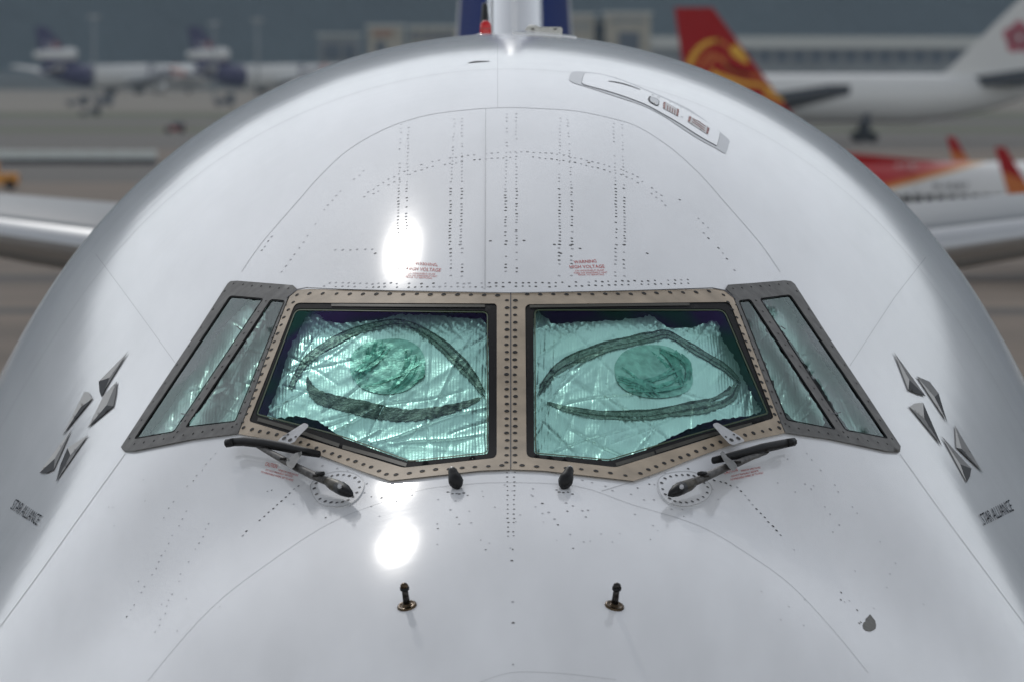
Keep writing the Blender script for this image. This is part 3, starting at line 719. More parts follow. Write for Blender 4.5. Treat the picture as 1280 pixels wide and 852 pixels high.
emblem([[('l', [(118, 65), (182, 180), (178, 222)]), ('m', [(118, 65), (182, 180), (250, 247)]), ('d', [(178, 222), (182, 180), (250, 247), (215, 238)])],
        [('m', [(212, 165), (265, 187), (302, 235), (285, 250)]), ('l', [(212, 165), (285, 250), (338, 355)]), ('d', [(302, 235), (338, 355), (285, 250)])],
        [('l', [(182, 290), (205, 276), (238, 273), (243, 338)]), ('m', [(182, 290), (243, 338), (316, 452)]), ('d', [(238, 273), (316, 452), (243, 338)])],
        [('l', [(368, 365), (396, 462), (374, 457)]), ('m', [(368, 365), (483, 560), (396, 462)]), ('d', [(374, 457), (396, 462), (483, 560)])],
        [('l', [(313, 408), (390, 525), (417, 600)]), ('m', [(313, 408), (436, 543), (390, 525)]), ('d', [(390, 525), (436, 543), (430, 575), (417, 600)])]], 1080, 420, 3.275)
text_px('alliance_name', [('STAR ALLIANCE', (13.5, 635.5), (46, 656.5), (7.6, -12.4))], M['letter'], jet, .0045)
text_px('alliance_name', [('STAR ALLIANCE', (1229.5, 656.5), (1266.5, 638), (-6.4, -13.8))], M['letter'], jet, .0045)
# paint chip
patch('paint_chip', [(1020 + x / 8.52, 700 + y / 8.52) for x, y in ((573, 572), (600, 605), (628, 640), (638, 690), (634, 725), (605, 745), (573, 757), (530, 748), (503, 725), (495, 690), (505, 660), (525, 652), (527, 622), (552, 597))], [], .0014, 0, M['chip'], jet, step=3, pos=surf)
for x, y in ((1071.5, 762), (1074, 778.5), (1076, 777), (1051, 749), (1051.5, 740)): mesh('paint_fleck', *dot_vf(x, y, .005), M['chip'], jet)
ribbon('scratch', [(585, 79), (597, 77.4), (612, 77)], [.6, 1.6, 1.2, .6], .0016, M['seam_dark'], jet, surf, 4)
mesh('paint_fleck', *dot_vf(736, 203.5, .007), M['bronze'], jet)

# ------------------------------------------------------------------ roof hatch
hz = lambda pts: [(700 + x / 5.818, 80 + y / 5.818) for x, y in pts]
HS = hz(catmull([(66, 118), (78, 72), (105, 58), (180, 60), (300, 76), (430, 110), (600, 178), (780, 255), (960, 345), (1150, 488), (1228, 555), (1226, 590), (1210, 645), (1190, 650), (1130, 615), (1000, 545), (870, 460), (740, 375), (600, 305), (400, 238), (200, 172), (110, 145)], 3, True))
HI = hz(catmull([(160, 135), (176, 84), (200, 76), (300, 86), (450, 130), (600, 192), (780, 272), (950, 362), (1080, 440), (1150, 495), (1158, 515), (1140, 590), (1120, 590), (1000, 522), (870, 438), (720, 352), (600, 290), (400, 218), (230, 170), (170, 152)], 3, True))
hs = patch('hatch_surround', HS, [], .0015, 0, M['hgrey'], jet, step=5, pos=surf)
patch('hatch_gap', grow(HI, .55), [], .0022, 0, M['seam_dark'], hs, step=5, pos=surf)
ht = patch('roof_hatch', HI, [], .004, .002, M['white'], jet, step=5, pos=surf)
ribbon('finger_slot', hz(catmull([(350, 134), (400, 140), (460, 153), (530, 175), (582, 195)], 3)), [.6, 1.2, 1.0, .5], .0052, M['seam_dark'], ht, surf, 3)
z2 = lambda pts: [(790 + x / 10.655, 110 + y / 10.655) for x, y in pts]
patch('handle_recess', rounded(z2([(205, 165), (225, 122), (330, 160), (365, 190), (350, 255), (320, 258), (225, 205)]), 3), [], .0052, 0, M['black'], ht, step=3, pos=surf)
patch('handle_flap', rounded(z2([(232, 165), (242, 135), (330, 170), (355, 195), (343, 240), (320, 248), (240, 200)]), 2), [], .0062, 0, M['hgrey'], ht, step=3, pos=surf)
for pts, mm in (([(412, 215), (440, 205), (608, 300), (615, 395), (580, 380), (415, 292)], 'placard'), ([(412, 210), (440, 207), (432, 300), (410, 288)], 'placard_red'), ([(596, 296), (622, 305), (606, 394), (582, 384)], 'placard_red'),
                ([(752, 395), (782, 402), (1022, 545), (1005, 630), (980, 625), (735, 465)], 'placard'), ([(752, 394), (784, 402), (765, 474), (737, 462)], 'placard_red'), ([(998, 540), (1026, 556), (1006, 632), (980, 622)], 'placard_red')):
    patch('placard', z2(pts), [], .0055 if mm == 'placard' else .0062, 0, M[mm], ht, step=3, pos=surf)
for k in range(4):
    x = 470 + k * 32; ribbon('placard_bar', z2([(x, 255 + k * 18), (x - 4, 315 + k * 18)]), 1.0, .0064, M['placard_red'], ht, surf, 2)
for pts in ([(800, 430), (880, 462), (970, 530)], [(795, 470), (870, 520), (960, 590)], [(810, 450), (960, 560)]): ribbon('placard_bar', z2(pts), .8, .0064, M['placard_red'], ht, surf, 2)
for q in ((275, 108), (348, 142), (660, 405)): 
    (x, y), = z2([q]); mesh('hatch_fastener', *dot_vf(x, y, .007, .0062), M['rivet'], ht)

# ------------------------------------------------------------------ wipers, nozzles, probes
def wiper(blade, arm, tip, clip, linkpts, knobs):
    wroot = None
    B = [at(x, y, h) for x, y, h in blade]
    v, f = join_vf([tube_vf(B, [.010, .0125, .0135, .014, .0135, .012, .010][:len(B)], 8, 1.3)] + [tube_vf([at(x, y, h + .004) for x, y, h in blade[i:i + 2]], .016, 8) for i in (0, len(blade) - 2)][:1])
    wroot = tube('wiper', [at(x, y, h) for x, y, h in arm], [.010, .013, .016, .017, .018, .017][:len(arm)], M['arm'], jet, 8, .8)
    mesh('blade', v, f, M['black'], wroot, True)
    rub = [at(x, y + 1.6, h - .018) for x, y, h in blade]; tube('rubber_edge', rub, .006, M['rubber'], wroot, 6)
    tube('pivot_head', [at(x, y, h) for x, y, h in tip], [.019, .024, .026, .023, .015, .004][:len(tip)], M['brass'], wroot, 10, .9)
    T = tip[2:]; tube('pivot_cap', [at(x, y, h + .002) for x, y, h in T], [.0265, .0245, .016, .004][:len(T)], M['black'], wroot, 10, .9)
    x, y, h = tip[2]; q = at(x, y - .5, h + .027); 
    v, f = tube_vf([q, q + np.array([0, -.006, .006])], [.008, .007], 10); mesh('pivot_bolt', v, f, M['bracket'], wroot)
    patch('blade_clip', clip, [], .088, .022, M['arm2'], wroot, step=3)
    a0, a1 = arm[1], arm[3]
    tube('spring_bar', [at(a0[0], a0[1] + 2.2, .02), at((a0[0] + a1[0]) / 2, (a0[1] + a1[1]) / 2 + 2.6, .03), at(a1[0], a1[1] + 2.4, .03)], .005, M['darkmetal'], wroot, 6)
    for q in (arm[0], arm[2], arm[4]):
        c = at(q[0], q[1] - 1.2, q[2] + .018); tube('hinge_pin', [c + np.array([-.012, 0, 0]), c + np.array([.012, 0, 0])], .0055, M['darkmetal'], wroot, 8)
    for ln in linkpts: tube('tie_rod', [at(x, y, h) for x, y, h in ln], .006, M['darkmetal'], wroot, 6)
    for ln in knobs: tube('hose_stub', [at(x, y, h) for x, y, h in ln], [.008, .009, .007], M['black'], wroot, 8)
    return wroot
wiper([(283.5, 553.5, .05), (292, 551.8, .05), (305, 551.2, .055), (330, 553.5, .06), (355, 558, .06), (380, 563.5, .06), (399, 567, .055)],
      [(322, 556.5, .035), (335, 563.5, .05), (354, 574, .06), (372, 584, .06), (395, 595, .055), (413, 602.5, .05)],
      [(411, 601.5, .05), (417, 605, .05), (424.5, 608.5, .05), (431, 612.5, .048), (437, 616.5, .042), (441, 619, .035)],
      [(357.5, 577), (361, 572), (369, 565.5), (377, 563.5), (377.5, 566.5), (367.5, 583), (364, 586), (359, 583)],
      [[(368, 585.5, .03), (390, 596.5, .03)], [(330, 562, .03), (352, 572, .045)]], [[(396, 591, .075), (401, 591.5, .078), (405, 591, .078)]])
wiper([(992, 551.5, .05), (984, 553, .05), (970, 556, .055), (953, 559.5, .06), (935, 564.5, .06), (912, 570, .06), (891.5, 575, .055)],
      [(957, 565, .035), (942, 569.5, .05), (922, 578, .06), (905, 584.5, .06), (882, 595.5, .055), (864, 603.5, .05)],
      [(866, 602.5, .05), (860, 606, .05), (852, 609, .05), (846, 612.5, .048), (840, 616, .042), (835.5, 618.8, .035)],
      [(900, 566), (902.5, 563), (905, 564), (909, 570), (919, 577.5), (921.5, 582), (920, 586), (916, 588), (911, 583.5), (904, 574)],
      [[(909, 586.5, .03), (885, 597.5, .03)], [(950, 569, .03), (925, 577, .045)]], [[(882, 591, .075), (877, 591, .078), (873, 591.5, .078)]])
for poly, holes in (([(346.5, 552), (348, 549.5), (352, 545.5), (380, 527.8), (385.5, 530), (385, 533), (371, 547), (369, 551), (358, 555.5), (351, 554.5)], [(355, 547), (362.5, 549), (359.8, 542.2), (369.5, 545)]),
                    ([(891, 531), (892, 528.5), (897, 527.5), (925, 544.5), (930, 549), (930.5, 551), (917, 555.5), (912, 554), (906, 548)], [(914.5, 549), (923, 547), (907.5, 545.2), (917.5, 542.3)])):
    br = patch('wiper_bracket', rounded(poly, 1.5, 2), [], .045, .014, M['bracket'], jet, step=4)
    for i, (x, y) in enumerate(holes):
        c = at(x, y, .0465); P, n = hit(x, y); a = np.cross(n, (1., .2, 0)); a /= np.linalg.norm(a); b = np.cross(n, a); rr = .009 if i < 2 else .005
        mesh('bolt_hole', [c + rr * (math.cos(k) * a + math.sin(k) * b) for k in np.linspace(0, 2 * math.pi, 11)[:-1]], [tuple(range(10))], M['screw'], br)
PL = catmull([(389, 612), (392, 602), (405, 594), (425, 589.5), (445, 593), (454.5, 603), (453, 614), (445, 625), (432, 632), (415, 633.3), (398, 628)], 4, True)
PR = catmull([(822, 604), (827, 595.5), (840, 591), (860, 589.8), (874, 594), (887, 606), (889, 614), (884, 623), (872, 630), (855, 633.5), (838, 630), (826, 619)], 4, True)
for pl in (PL, PR):
    a = patch('access_plate', pl, [], .004, .004, M['white'], jet, step=6, pos=surf)
    ribbon('plate_edge', list(pl) + [pl[0]], 1.0, .0048, M['seam'], a, surf, 4)
    ins = resample(grow(pl, -4.5), .5); dd_ = np.concatenate([[0], np.cumsum(np.linalg.norm(np.diff(ins, axis=0), axis=1))])
    ins = [(np.interp(q, dd_, ins[:, 0]), np.interp(q, dd_, ins[:, 1])) for q in np.linspace(0, dd_[-1], 21)[:-1]]
    V, Fc = join_vf([dot_vf(x, y, .0068 * rng.uniform(.8, 1.1), .0056, 8) for x, y in ins]); stuff(mesh('plate_screws', V, Fc, M['rivet'], a))

def nozzle(bx, by, tx, ty):
    Pb, n = hit(bx, by); path = []; rad = []
    T = at(tx, ty, .055)
    for k, (t, r) in enumerate(((0, .008), (.15, .020), (.35, .0265), (.55, .024), (.75, .018), (.9, .0165), (1.0, .012))):
        path.append(Pb + n * .006 * (1 - t) + (T - Pb) * t); rad.append(r)
    o = tube('washer_nozzle', path, rad, M['black'], jet, 12)
    tube('nozzle_tip', [T - (T - Pb) * .04, T + (T - Pb) * .05], [.012, .009], M['metal'], o, 10)
nozzle(573, 611.5, 565, 585.5); nozzle(703.5, 611.5, 712.5, 584.5)

def probe(bx, by, tx, ty, capm):
    P, n = hit(bx, by); v = []; f = []; a = np.array([1., 0, 0]); a -= n * (a @ n); a /= np.linalg.norm(a); b = np.cross(n, a); N = 20
    prof_ = [(.034, .0), (.033, .005), (.026, .007), (.0225, .004), (.015, .004), (.013, .012)]
    for r, h in prof_: v += [P + n * h + r * (math.cos(2 * math.pi * k / N) * a + math.sin(2 * math.pi * k / N) * b) for k in range(N)]
    for i in range(len(prof_) - 1): f += [(i * N + k, i * N + (k + 1) % N, (i + 1) * N + (k + 1) % N, (i + 1) * N + k) for k in range(N)]
    f.append(tuple((len(prof_) - 1) * N + k for k in range(N)))
    base = mesh('sensor_probe', v, f, M['bronze'], jet, True)
    d = pray(tx, ty); w0 = CAM - P; bq = n @ d; t = ((n @ w0) * bq - (d @ w0)) / (1 - bq * bq); T = CAM + d * t
    lin = lambda q: P + (T - P) * q
    tube('mast', [lin(.06), lin(.4), lin(.72)], [.0125, .0115, .0105], M['darkmetal'], base, 12)
    tube('cap_collar', [lin(.70), lin(.72), lin(.82), lin(.83)], [.012, .016, .016, .014], M['black'], base, 12)
    tube('cap', [lin(.82), lin(.90), lin(.96), lin(.99), lin(1.0)], [.0145, .0135, .0105, .006, .002], M[capm], base, 12)
probe(508.8, 757, 504.8, 728, 'bronze'); probe(768, 757, 771.8, 728, 'darkmetal')

# ------------------------------------------------------------------ things on the crown
def crown(px, d):
    x = CAM[0] + (px - 640) * d / F; r = BV.ray_cast(Vector((x, d, 20)), Vector((0, 0, -1))); return np.array(r[0])
def lathe_vf(c, prof_, N=16):
    v = []; f = []
    for r, h in prof_: v += [c + np.array([r * math.cos(2 * math.pi * k / N), r * math.sin(2 * math.pi * k / N), h]) for k in range(N)]
    for i in range(len(prof_) - 1): f += [(i * N + k, i * N + (k + 1) % N, (i + 1) * N + (k + 1) % N, (i + 1) * N + k) for k in range(N)]
    f.append(tuple((len(prof_) - 1) * N + k for k in range(N))); return v, f
c = crown(607, 33.0); k = 33.0 / F
bl = mesh('beacon_light', *lathe_vf(c, [(16 * k, -.02), (15 * k, 1 * k), (9 * k, 2.2 * k), (8 * k, 2.6 * k)]), M['white'], jet, True)
mesh('red_dome', *lathe_vf(c, [(7.4 * k, 2 * k), (7.4 * k, 7 * k), (7.2 * k, 12 * k), (6.0 * k, 16 * k), (3.6 * k, 18.4 * k), (.5 * k, 19.2 * k)]), M['redlens'], bl, True)
mesh('dome_band', *lathe_vf(c, [(7.5 * k, 8.4 * k), (7.5 * k, 9.2 * k), (7.2 * k, 9.3 * k)]), M['placard_red'], bl, True)
def blade_ant(px, d, wpx, hpx, chord, lean, m, name='blade_antenna', top=.6):
    c = crown(px, d); k = d / F; v = []; f = []; N = 12
    for h, wf, cf in ((-.05, 1, 1), (hpx * k * .5, .85, .85), (hpx * k * .95, top, .62), (hpx * k, top * .6, .5)):
        for q in range(N):
            a = 2 * math.pi * q / N; v.append(c + np.array([wpx * k * .5 * wf * math.sin(a), chord * .5 * cf * (1 - math.cos(a)) + lean * max(h, 0), h]))
    for i in range(3): f += [(i * N + q, i * N + (q + 1) % N, (i + 1) * N + (q + 1) % N, (i + 1) * N + q) for q in range(N)]
    f.append(tuple(3 * N + q for q in range(N))); return mesh(name, v, f, m, jet, True)
blade_ant(606, 37, 13, 44, .3, .6, M['black']); blade_ant(615, 36, 4, 95, .25, .3, M['white'], top=.8)
c = crown(680, 31.5); k = 31.5 / F
fa = box('antenna_fairing', c[0] - 23 * k, c[0] + 23 * k, c[1], c[1] + .25, c[2] - 1 * k, c[2] + 9.5 * k, M['antenna'], jet, 1.6 * k)
mesh('fairing_dome', *lathe_vf(np.array([c[0] - 14 * k, c[1] + .1, c[2] + 9 * k]), [(8 * k, 0), (7 * k, 2 * k), (4 * k, 3 * k), (.5 * k, 3.3 * k)]), M['antenna'], fa, True)
for dx in (-14, 14):
    q = np.array([c[0] + dx * k, c[1] - .002, c[2] + 6.8 * k]); mesh('fastener', [q + np.array([2.6 * k * math.cos(a), 0, 1.3 * k * math.sin(a)]) for a in np.linspace(0, 6.283, 9)[:-1]], [tuple(range(8))], M['chip'], fa)
c2 = crown(682, 31.1); v = [(c2[0] - 40 * k, c2[1], c2[2] + 1 * k), (c2[0] + 38 * k, c2[1] - .1, c2[2] - 5 * k), (c2[0] + 36 * k, c2[1] + .35, c2[2] - 3 * k), (c2[0] - 22 * k, c2[1] + .35, c2[2] + 3 * k)]
v = v + [(x, y, z + 3.2 * k) for x, y, z in v]
mesh('doubler_plate', v, [(3, 2, 1, 0), (4, 5, 6, 7), (0, 1, 5, 4), (1, 2, 6, 5), (2, 3, 7, 6), (3, 0, 4, 7)], M['white'], fa)

# fin and stabilisers -----------------------------------------------------------
def naca(t, c0, c1, n):
    xs = np.linspace(math.sqrt(c0), math.sqrt(c1), n)**2
    return xs, 5 * t * (.2969 * np.sqrt(xs) - .126 * xs - .3516 * xs**2 + .2843 * xs**3 - .1015 * xs**4)
def wing_panel(name, secs, c0, c1, m, parent, vertical=False, n=14, inc=0.):
    """secs: (span position vector of leading edge, chord, thickness ratio); panel from chord fraction c0 to c1"""
    v = []; f = []; K = 2 * n
    for le, ch, t in secs:
        xs, ys = naca(t, c0, c1, n); le = np.array(le, float)
        loop = [(x, y) for x, y in zip(xs[::-1], ys[::-1])] + [(x, -y) for x, y in zip(xs, ys)]
        for x, y in loop:
            v.append(le + (np.array([y * ch, x * ch, 0]) if vertical else np.array([0, x * ch, y * ch + inc * x * ch])))
    for i in range(len(secs) - 1):
        f += [(i * K + q, i * K + (q + 1) % K, (i + 1) * K + (q + 1) % K, (i + 1) * K + q) for q in range(K)]
    f += [tuple(range(K))[::-1], tuple((len(secs) - 1) * K + q for q in range(K))]
    return mesh(name, v, f, m, parent, True)
FX = .03
fs = [((FX, 73.2, 8.7), 12.2, .122), ((FX, 74.6, 10.0), 11.2, .120), ((FX, 77, 12.2), 9.6, .115), ((FX, 84.5, 19.3), 4.2, .10)]
fin = wing_panel('tail_fin', fs, .19, 1., M['jgreyfin'], jet, True)
wing_panel('blue_panel', fs, .028, .19, M['blue'], fin, True)
wing_panel('leading_edge', fs, 0, .028, M['finmetal'], fin, True)
for sgn in (-1, 1):
    X = lambda q: sgn * q
    ss = [((X(1.2), 74.9, 7.32), 9.2, .115), ((X(4.9), 77.7, 7.72), 7.2, .112), ((X(11), 82.3, 8.45), 2.8, .10)]
    sb = wing_panel('tailplane', ss, .035, 1., M['stab'], jet, inc=.025)
    wing_panel('leading_edge', ss, 0, .035, M['metal'], sb, inc=.025)

# ================================================================== the airport behind
def gy(py): return F * 9.9 / (py - 70)          # distance of the ground seen at image row py
def px_x(px, d): return CAM[0] + (px - 640) * d / F
def pz(py, d): return 9.9 - (py - 70) * d / F

def ground_mat(name, col, amt, sc_, stretch):
    return mat(name, col, .85, var=(sc_, amt, stretch), bump=(3, .2, (1, 1, 1), .02), spec=.3)
M['tarmac'] = ground_mat('brown_grey_apron', (.168, .128, .094), .35, .05, (.35, 1.6, 1))
M['concrete'] = ground_mat('pale_concrete', (.205, .18, .142), .2, .02, (.3, 1.5, 1))
M['asphalt'] = ground_mat('taxiway_asphalt', (.125, .112, .096), .25, .02, (.2, 1.5, 1))
M['dark_band'] = ground_mat('dark_ground_band', (.06, .055, .05), .3, .1, (.3, 1.5, 1))  # darker strips crossing the near tarmac
M['grassm'] = mat('dry_grass', (.085, .09, .04), .9, var=(.08, .35, (.4, 1, 1)))
M['hill'] = mat('wooded_hillside', (.024, .037, .037), .95, var=(.01, .5), bump=(.02, 1, (1, 1, 1), 20))
def sheet(name, y0, y1, z, m, x=9000, x0=None):
    return structure(mesh(name, [(-x if x0 is None else x0, y0, z), (x, y0, z), (x, y1, z), (-x if x0 is None else x0, y1, z)], [(0, 1, 2, 3)], m))
sheet('ground', -400, 14000, 0, M['tarmac'], 12000)
sheet('scrub_ground', gy(113), 4650, .008, M['hill'])
sheet('cargo_apron', gy(140), gy(113), .01, M['concrete'], 6000)
sheet('taxiway', gy(158), gy(149), .012, M['asphalt'])
sheet('taxiway', gy(187), gy(167), .012, M['asphalt'])
sheet('ground_band', 262, 268, .006, M['dark_band']); sheet('ground_band', 300, 309, .006, M['dark_band'])
sheet('apron', gy(228), gy(207), .006, M['asphalt'])
for a, b in ((149, 140), (167, 158)):
    g = mesh('grass', [(-9000, gy(a), .03), (9000, gy(a), .03), (9000, gy(b), .03), (-9000, gy(b), .03)], [(0, 1, 2, 3)], M['grassm']); stuff(g)
# hills
def hills(name, y, hbase, amp, seed, xw, depth):
    g = np.random.default_rng(seed); xs = np.linspace(-xw, xw, 121); hs = np.full(121, hbase, float)
    for k in range(1, 9): hs += amp / k * np.sin(xs / xw * 3.1 * k * g.uniform(.7, 1.3) + g.uniform(0, 6.3))
    v = []; f = []; nr = 7
    for j in range(nr):
        t = j / (nr - 1)
        for i, x in enumerate(xs): v.append((x, y + depth * t + 60 * math.sin(i * 1.3 + j), -2 + (hs[i] + 2) * math.sin(t * math.pi / 2)**.8 + (12 * math.sin(i * 2.1 + j * 1.7) if 0 < j else 0)))
    for j in range(nr - 1):
        for i in range(120): f.append((j * 121 + i, j * 121 + i + 1, (j + 1) * 121 + i + 1, (j + 1) * 121 + i))
    return structure(mesh(name, v, f, M['hill'], None, True))
hills('hills', 4600, 800, 60, 3, 5500, 1400)  # crests out of view raised to keep bright low sky off the crown


# ------------------------------------------------------------------ parked airliners behind
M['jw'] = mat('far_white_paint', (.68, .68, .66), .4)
M['jgrey'] = mat('far_grey_belly', (.25, .26, .28), .5)
M['jdark'] = mat('far_dark_metal_and_shade', (.035, .04, .05), .5)  # real dark metal; also paints shade on tailplane, wing and barrier base
M['tyre'] = mat('tyre_rubber', (.02, .02, .022), .8)
M['jpurple'] = mat('purple_paint', (.022, .014, .085), .5)
M['jorange'] = mat('orange_paint', (.62, .12, .03), .4)
M['jglass'] = mat('cabin_window', (.03, .035, .04), .2)
M['jred'] = mat('far_red_paint', (.33, .006, .008), .5, spec=.2)
M['jpink'] = mat('pink_flower', (.42, .10, .13), .6)
M['jyellow'] = mat('yellow_paint', (.72, .40, .03), .5)
M['jorg'] = mat('flame_orange', (.50, .13, .015), .5)

def loft(name, secs, m, parent, n=28, smooth=True, cap=True):
    """secs: (x, z centre, half width, half height)"""
    v = []; f = []
    for x, zc, a, b in secs: v += [(x, a * math.cos(2 * math.pi * k / n), zc + b * math.sin(2 * math.pi * k / n)) for k in range(n)]
    for i in range(len(secs) - 1): f += [(i * n + k, i * n + (k + 1) % n, (i + 1) * n + (k + 1) % n, (i + 1) * n + k) for k in range(n)]
    f += [tuple(range(n))[::-1], tuple((len(secs) - 1) * n + k for k in range(n))]
    return mesh(name, v, f, m, parent, smooth)
def slab(name, pts, th, m, parent, axis='y', y=0.):
    """a tapered plate from an outline in x-z (axis y) or x-y (axis z, with z per point)"""
    n = len(pts); v = []
    if axis == 'y':
        v = [(x, y - th / 2, z) for x, z in pts] + [(x, y + th / 2, z) for x, z in pts]
    else:
        v = [(x, yy, z - th / 2) for x, yy, z in pts] + [(x, yy, z + th / 2) for x, yy, z in pts]
    f = [tuple(range(n))[::-1], tuple(range(n, 2 * n))] + [(i, (i + 1) % n, n + (i + 1) % n, n + i) for i in range(n)]
    return mesh(name, v, f, m, parent)
def airliner(name, label, cat, loc, yaw, L, D, zc, span, fin_pts, fin_m, stab_pts, eng, group=None, tail_secs=None, tail_m=None, body_m=None, win=None, wf=.56, tpt=.35, tpm='jw', gf=.5, wt=.55, wm='jgrey'):
    """x forward from the tail (0) to the nose (L); built round the aircraft's own axes"""
    t = thing(name, label, cat, loc, yaw, group); r = D / 2
    body = [(.0, zc + r * .55, .15, .2), (L * .05, zc + r * .5, r * .35, r * .42), (L * .12, zc + r * .28, r * .66, r * .7), (L * .2, zc + r * .1, r * .9, r * .9), (L * .28, zc, r, r)]
    nose = [(L * .9, zc, r, r), (L * .94, zc - r * .05, r * .92, r * .92), (L * .975, zc - r * .18, r * .65, r * .66), (L * .995, zc - r * .26, r * .27, r * .28), (L, zc - r * .28, .05, .05)]
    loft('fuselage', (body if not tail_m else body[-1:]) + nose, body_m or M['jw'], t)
    if tail_m: loft('rear_fuselage', body[:-1] + [(L * .28 - .01, zc, r, r)], tail_m, t)
    slab('tail_fin', fin_pts, .5, fin_m, t)
    for s in (1, -1):
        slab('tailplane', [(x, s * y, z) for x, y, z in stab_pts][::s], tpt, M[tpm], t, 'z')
        xr = L * wf; cr = L * .16; sw = span * .5 * .55
        slab('wing', [(xr + cr * .45, s * r * .8, zc - r * .55), (xr + cr * .45 - sw, s * span / 2, zc - r * .55 + span * .045), (xr + cr * .45 - sw - cr * .25, s * span / 2, zc - r * .55 + span * .045), (xr - cr * .55, s * r * .8, zc - r * .6)][::s], wt, M[wm], t, 'z')
        for ex, ey, er in eng:
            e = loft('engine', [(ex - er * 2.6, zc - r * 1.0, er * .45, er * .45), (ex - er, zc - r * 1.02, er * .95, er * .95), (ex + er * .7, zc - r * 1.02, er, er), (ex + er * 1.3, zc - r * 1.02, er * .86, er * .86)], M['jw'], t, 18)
            e.location.y = s * ey
            loft('intake', [(ex + er * 1.3, zc - r * 1.02, er * .8, er * .8), (ex + er * 1.32, zc - r * 1.02, er * .75, er * .75)], M['jdark'], e, 18)
            slab('pylon', [(ex - er * 1.5, zc - r * .6), (ex + er * .6, zc - r * .6), (ex + er * .6, zc - r * .95), (ex - er * 1.5, zc - r * .95)], .3, M['jgrey'], e)
        gl = tube('landing_gear', [(L * gf, s * D * .85, zc - r * .6), (L * gf, s * D * .85, .7)], .22 if wt < 1 else .5, M['jdark'], t, 8)
        for wx in (-.75, .75):
            v, f = tube_vf([(L * gf + wx, s * D * .85 - .5, .62), (L * gf + wx, s * D * .85 + .5, .62)], .62, 14); mesh('wheel', v, f, M['tyre'], gl)
    ng = tube('landing_gear', [(L * .88, 0, zc - r * .8), (L * .88, 0, .5)], .15, M['jdark'], t, 8)
    v, f = tube_vf([(L * .88, -.3, .5), (L * .88, .3, .5)], .5, 14); mesh('wheel', v, f, M['tyre'], ng)
    if win:
        x0, x1, dx, zz = win; g = 0
        ps = []
        for x in np.arange(x0, x1, dx):
            hgt = zz - zc; yy = math.sqrt(max(.01, r * r - hgt * hgt))
            for s in (1, -1): ps.append(box_vf(x - dx * .33, x + dx * .33, s * yy - .06, s * yy + .05, zz - dx * .36, zz + dx * .36))
        if len(ps) > 300: V, Fc = join_vf(ps); stuff(mesh('cabin_windows', V, Fc, M['jglass'], t))
        else:
            for v, f in ps: mesh('cabin_window', v, f, M['jglass'], t)
    return t

def side_text(name, s, x0, x1, z0, hgt, y, m, parent, flip=False):
    v, f = text_mesh(s); a, b = v[:, 0].min(), v[:, 0].max()
    V = [((x0 + (q - a) / (b - a) * (x1 - x0)), y, z0 + w_ / .69 * hgt) for q, w_ in v]
    return mesh(name, V, f, m, parent)

# freighters with purple tails, far left, noses pointing right and away
def freighter(px_tail, label):
    d = 1760; yaw = R(47)
    t = airliner('cargo_jet', label, 'airplane', (px_x(px_tail, d), d, 0), yaw, 61, 6.0, 4.6, 51.7,
                 [(-1.5, 17.4), (2.2, 17.4), (12.5, 8.6), (15.5, 7.2), (2.0, 7.2), (.6, 9.0)], M['jpurple'],
                 [(7.5, 1.2, 6.0), (.5, 9.0, 7.2), (-2.0, 9.0, 7.2), (1.0, 1.2, 6.0)], [(34, 8.8, 1.45)], 'white cargo jets with purple tails across the airfield',
                 tail_m=M['jpurple'])
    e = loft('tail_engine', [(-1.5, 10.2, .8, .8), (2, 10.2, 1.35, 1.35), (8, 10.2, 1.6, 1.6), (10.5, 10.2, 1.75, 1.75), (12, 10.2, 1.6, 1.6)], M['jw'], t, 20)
    loft('intake', [(12, 10.2, 1.4, 1.4), (12.05, 10.2, 1.3, 1.3)], M['jdark'], e, 20)
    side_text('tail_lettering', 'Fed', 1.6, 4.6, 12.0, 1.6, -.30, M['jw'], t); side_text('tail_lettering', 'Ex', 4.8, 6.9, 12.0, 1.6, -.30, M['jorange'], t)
    side_text('fuselage_lettering', 'Fed', 36, 44, 4.3, 3.2, -3.06, M['jpurple'], t); side_text('fuselage_lettering', 'Ex', 44.4, 50, 4.3, 3.2, -3.06, M['jorange'], t)
    return t
freighter(50, 'white cargo jet with purple tail, farthest left of the two')
freighter(241, 'white cargo jet with purple tail, its nose hidden behind the big white jet')

# white wide-body on the right, tail to the right
d = 783; k = d / F
wb = airliner('wide_body_jet', 'white wide body jet behind the red tailed jet, its tail cut off by the frame', 'airplane', (px_x(1318, d), d, 0), math.pi, 59, 5.64, 5.0, 60,
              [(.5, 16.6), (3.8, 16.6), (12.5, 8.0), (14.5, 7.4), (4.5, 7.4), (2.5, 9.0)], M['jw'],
              [(9.5, .6, 6.9), (3.5, 9.5, 7.8), (1.2, 9.5, 7.8), (4.0, .6, 6.9)], [(41, 9.4, 1.5)], wf=.67, tpt=1.3, tpm='jdark', gf=.37, wt=1.1, wm='jdark')  # underside shade of tailplane and wing painted in as a dark colour
# pink blossom on its fin (the side that faces the camera is +y of the turned aircraft)
for a in range(5):
    an = a * 2 * math.pi / 5 + .3; cx, cz = 4.1 + 1.1 * math.cos(an), 12.0 + 1.1 * math.sin(an)
    mesh('blossom_petal', [(cx + .85 * math.cos(q), .26, cz + .85 * math.sin(q)) for q in np.linspace(0, 6.283, 13)[:-1]], [tuple(range(12))], M['jpink'], wb)

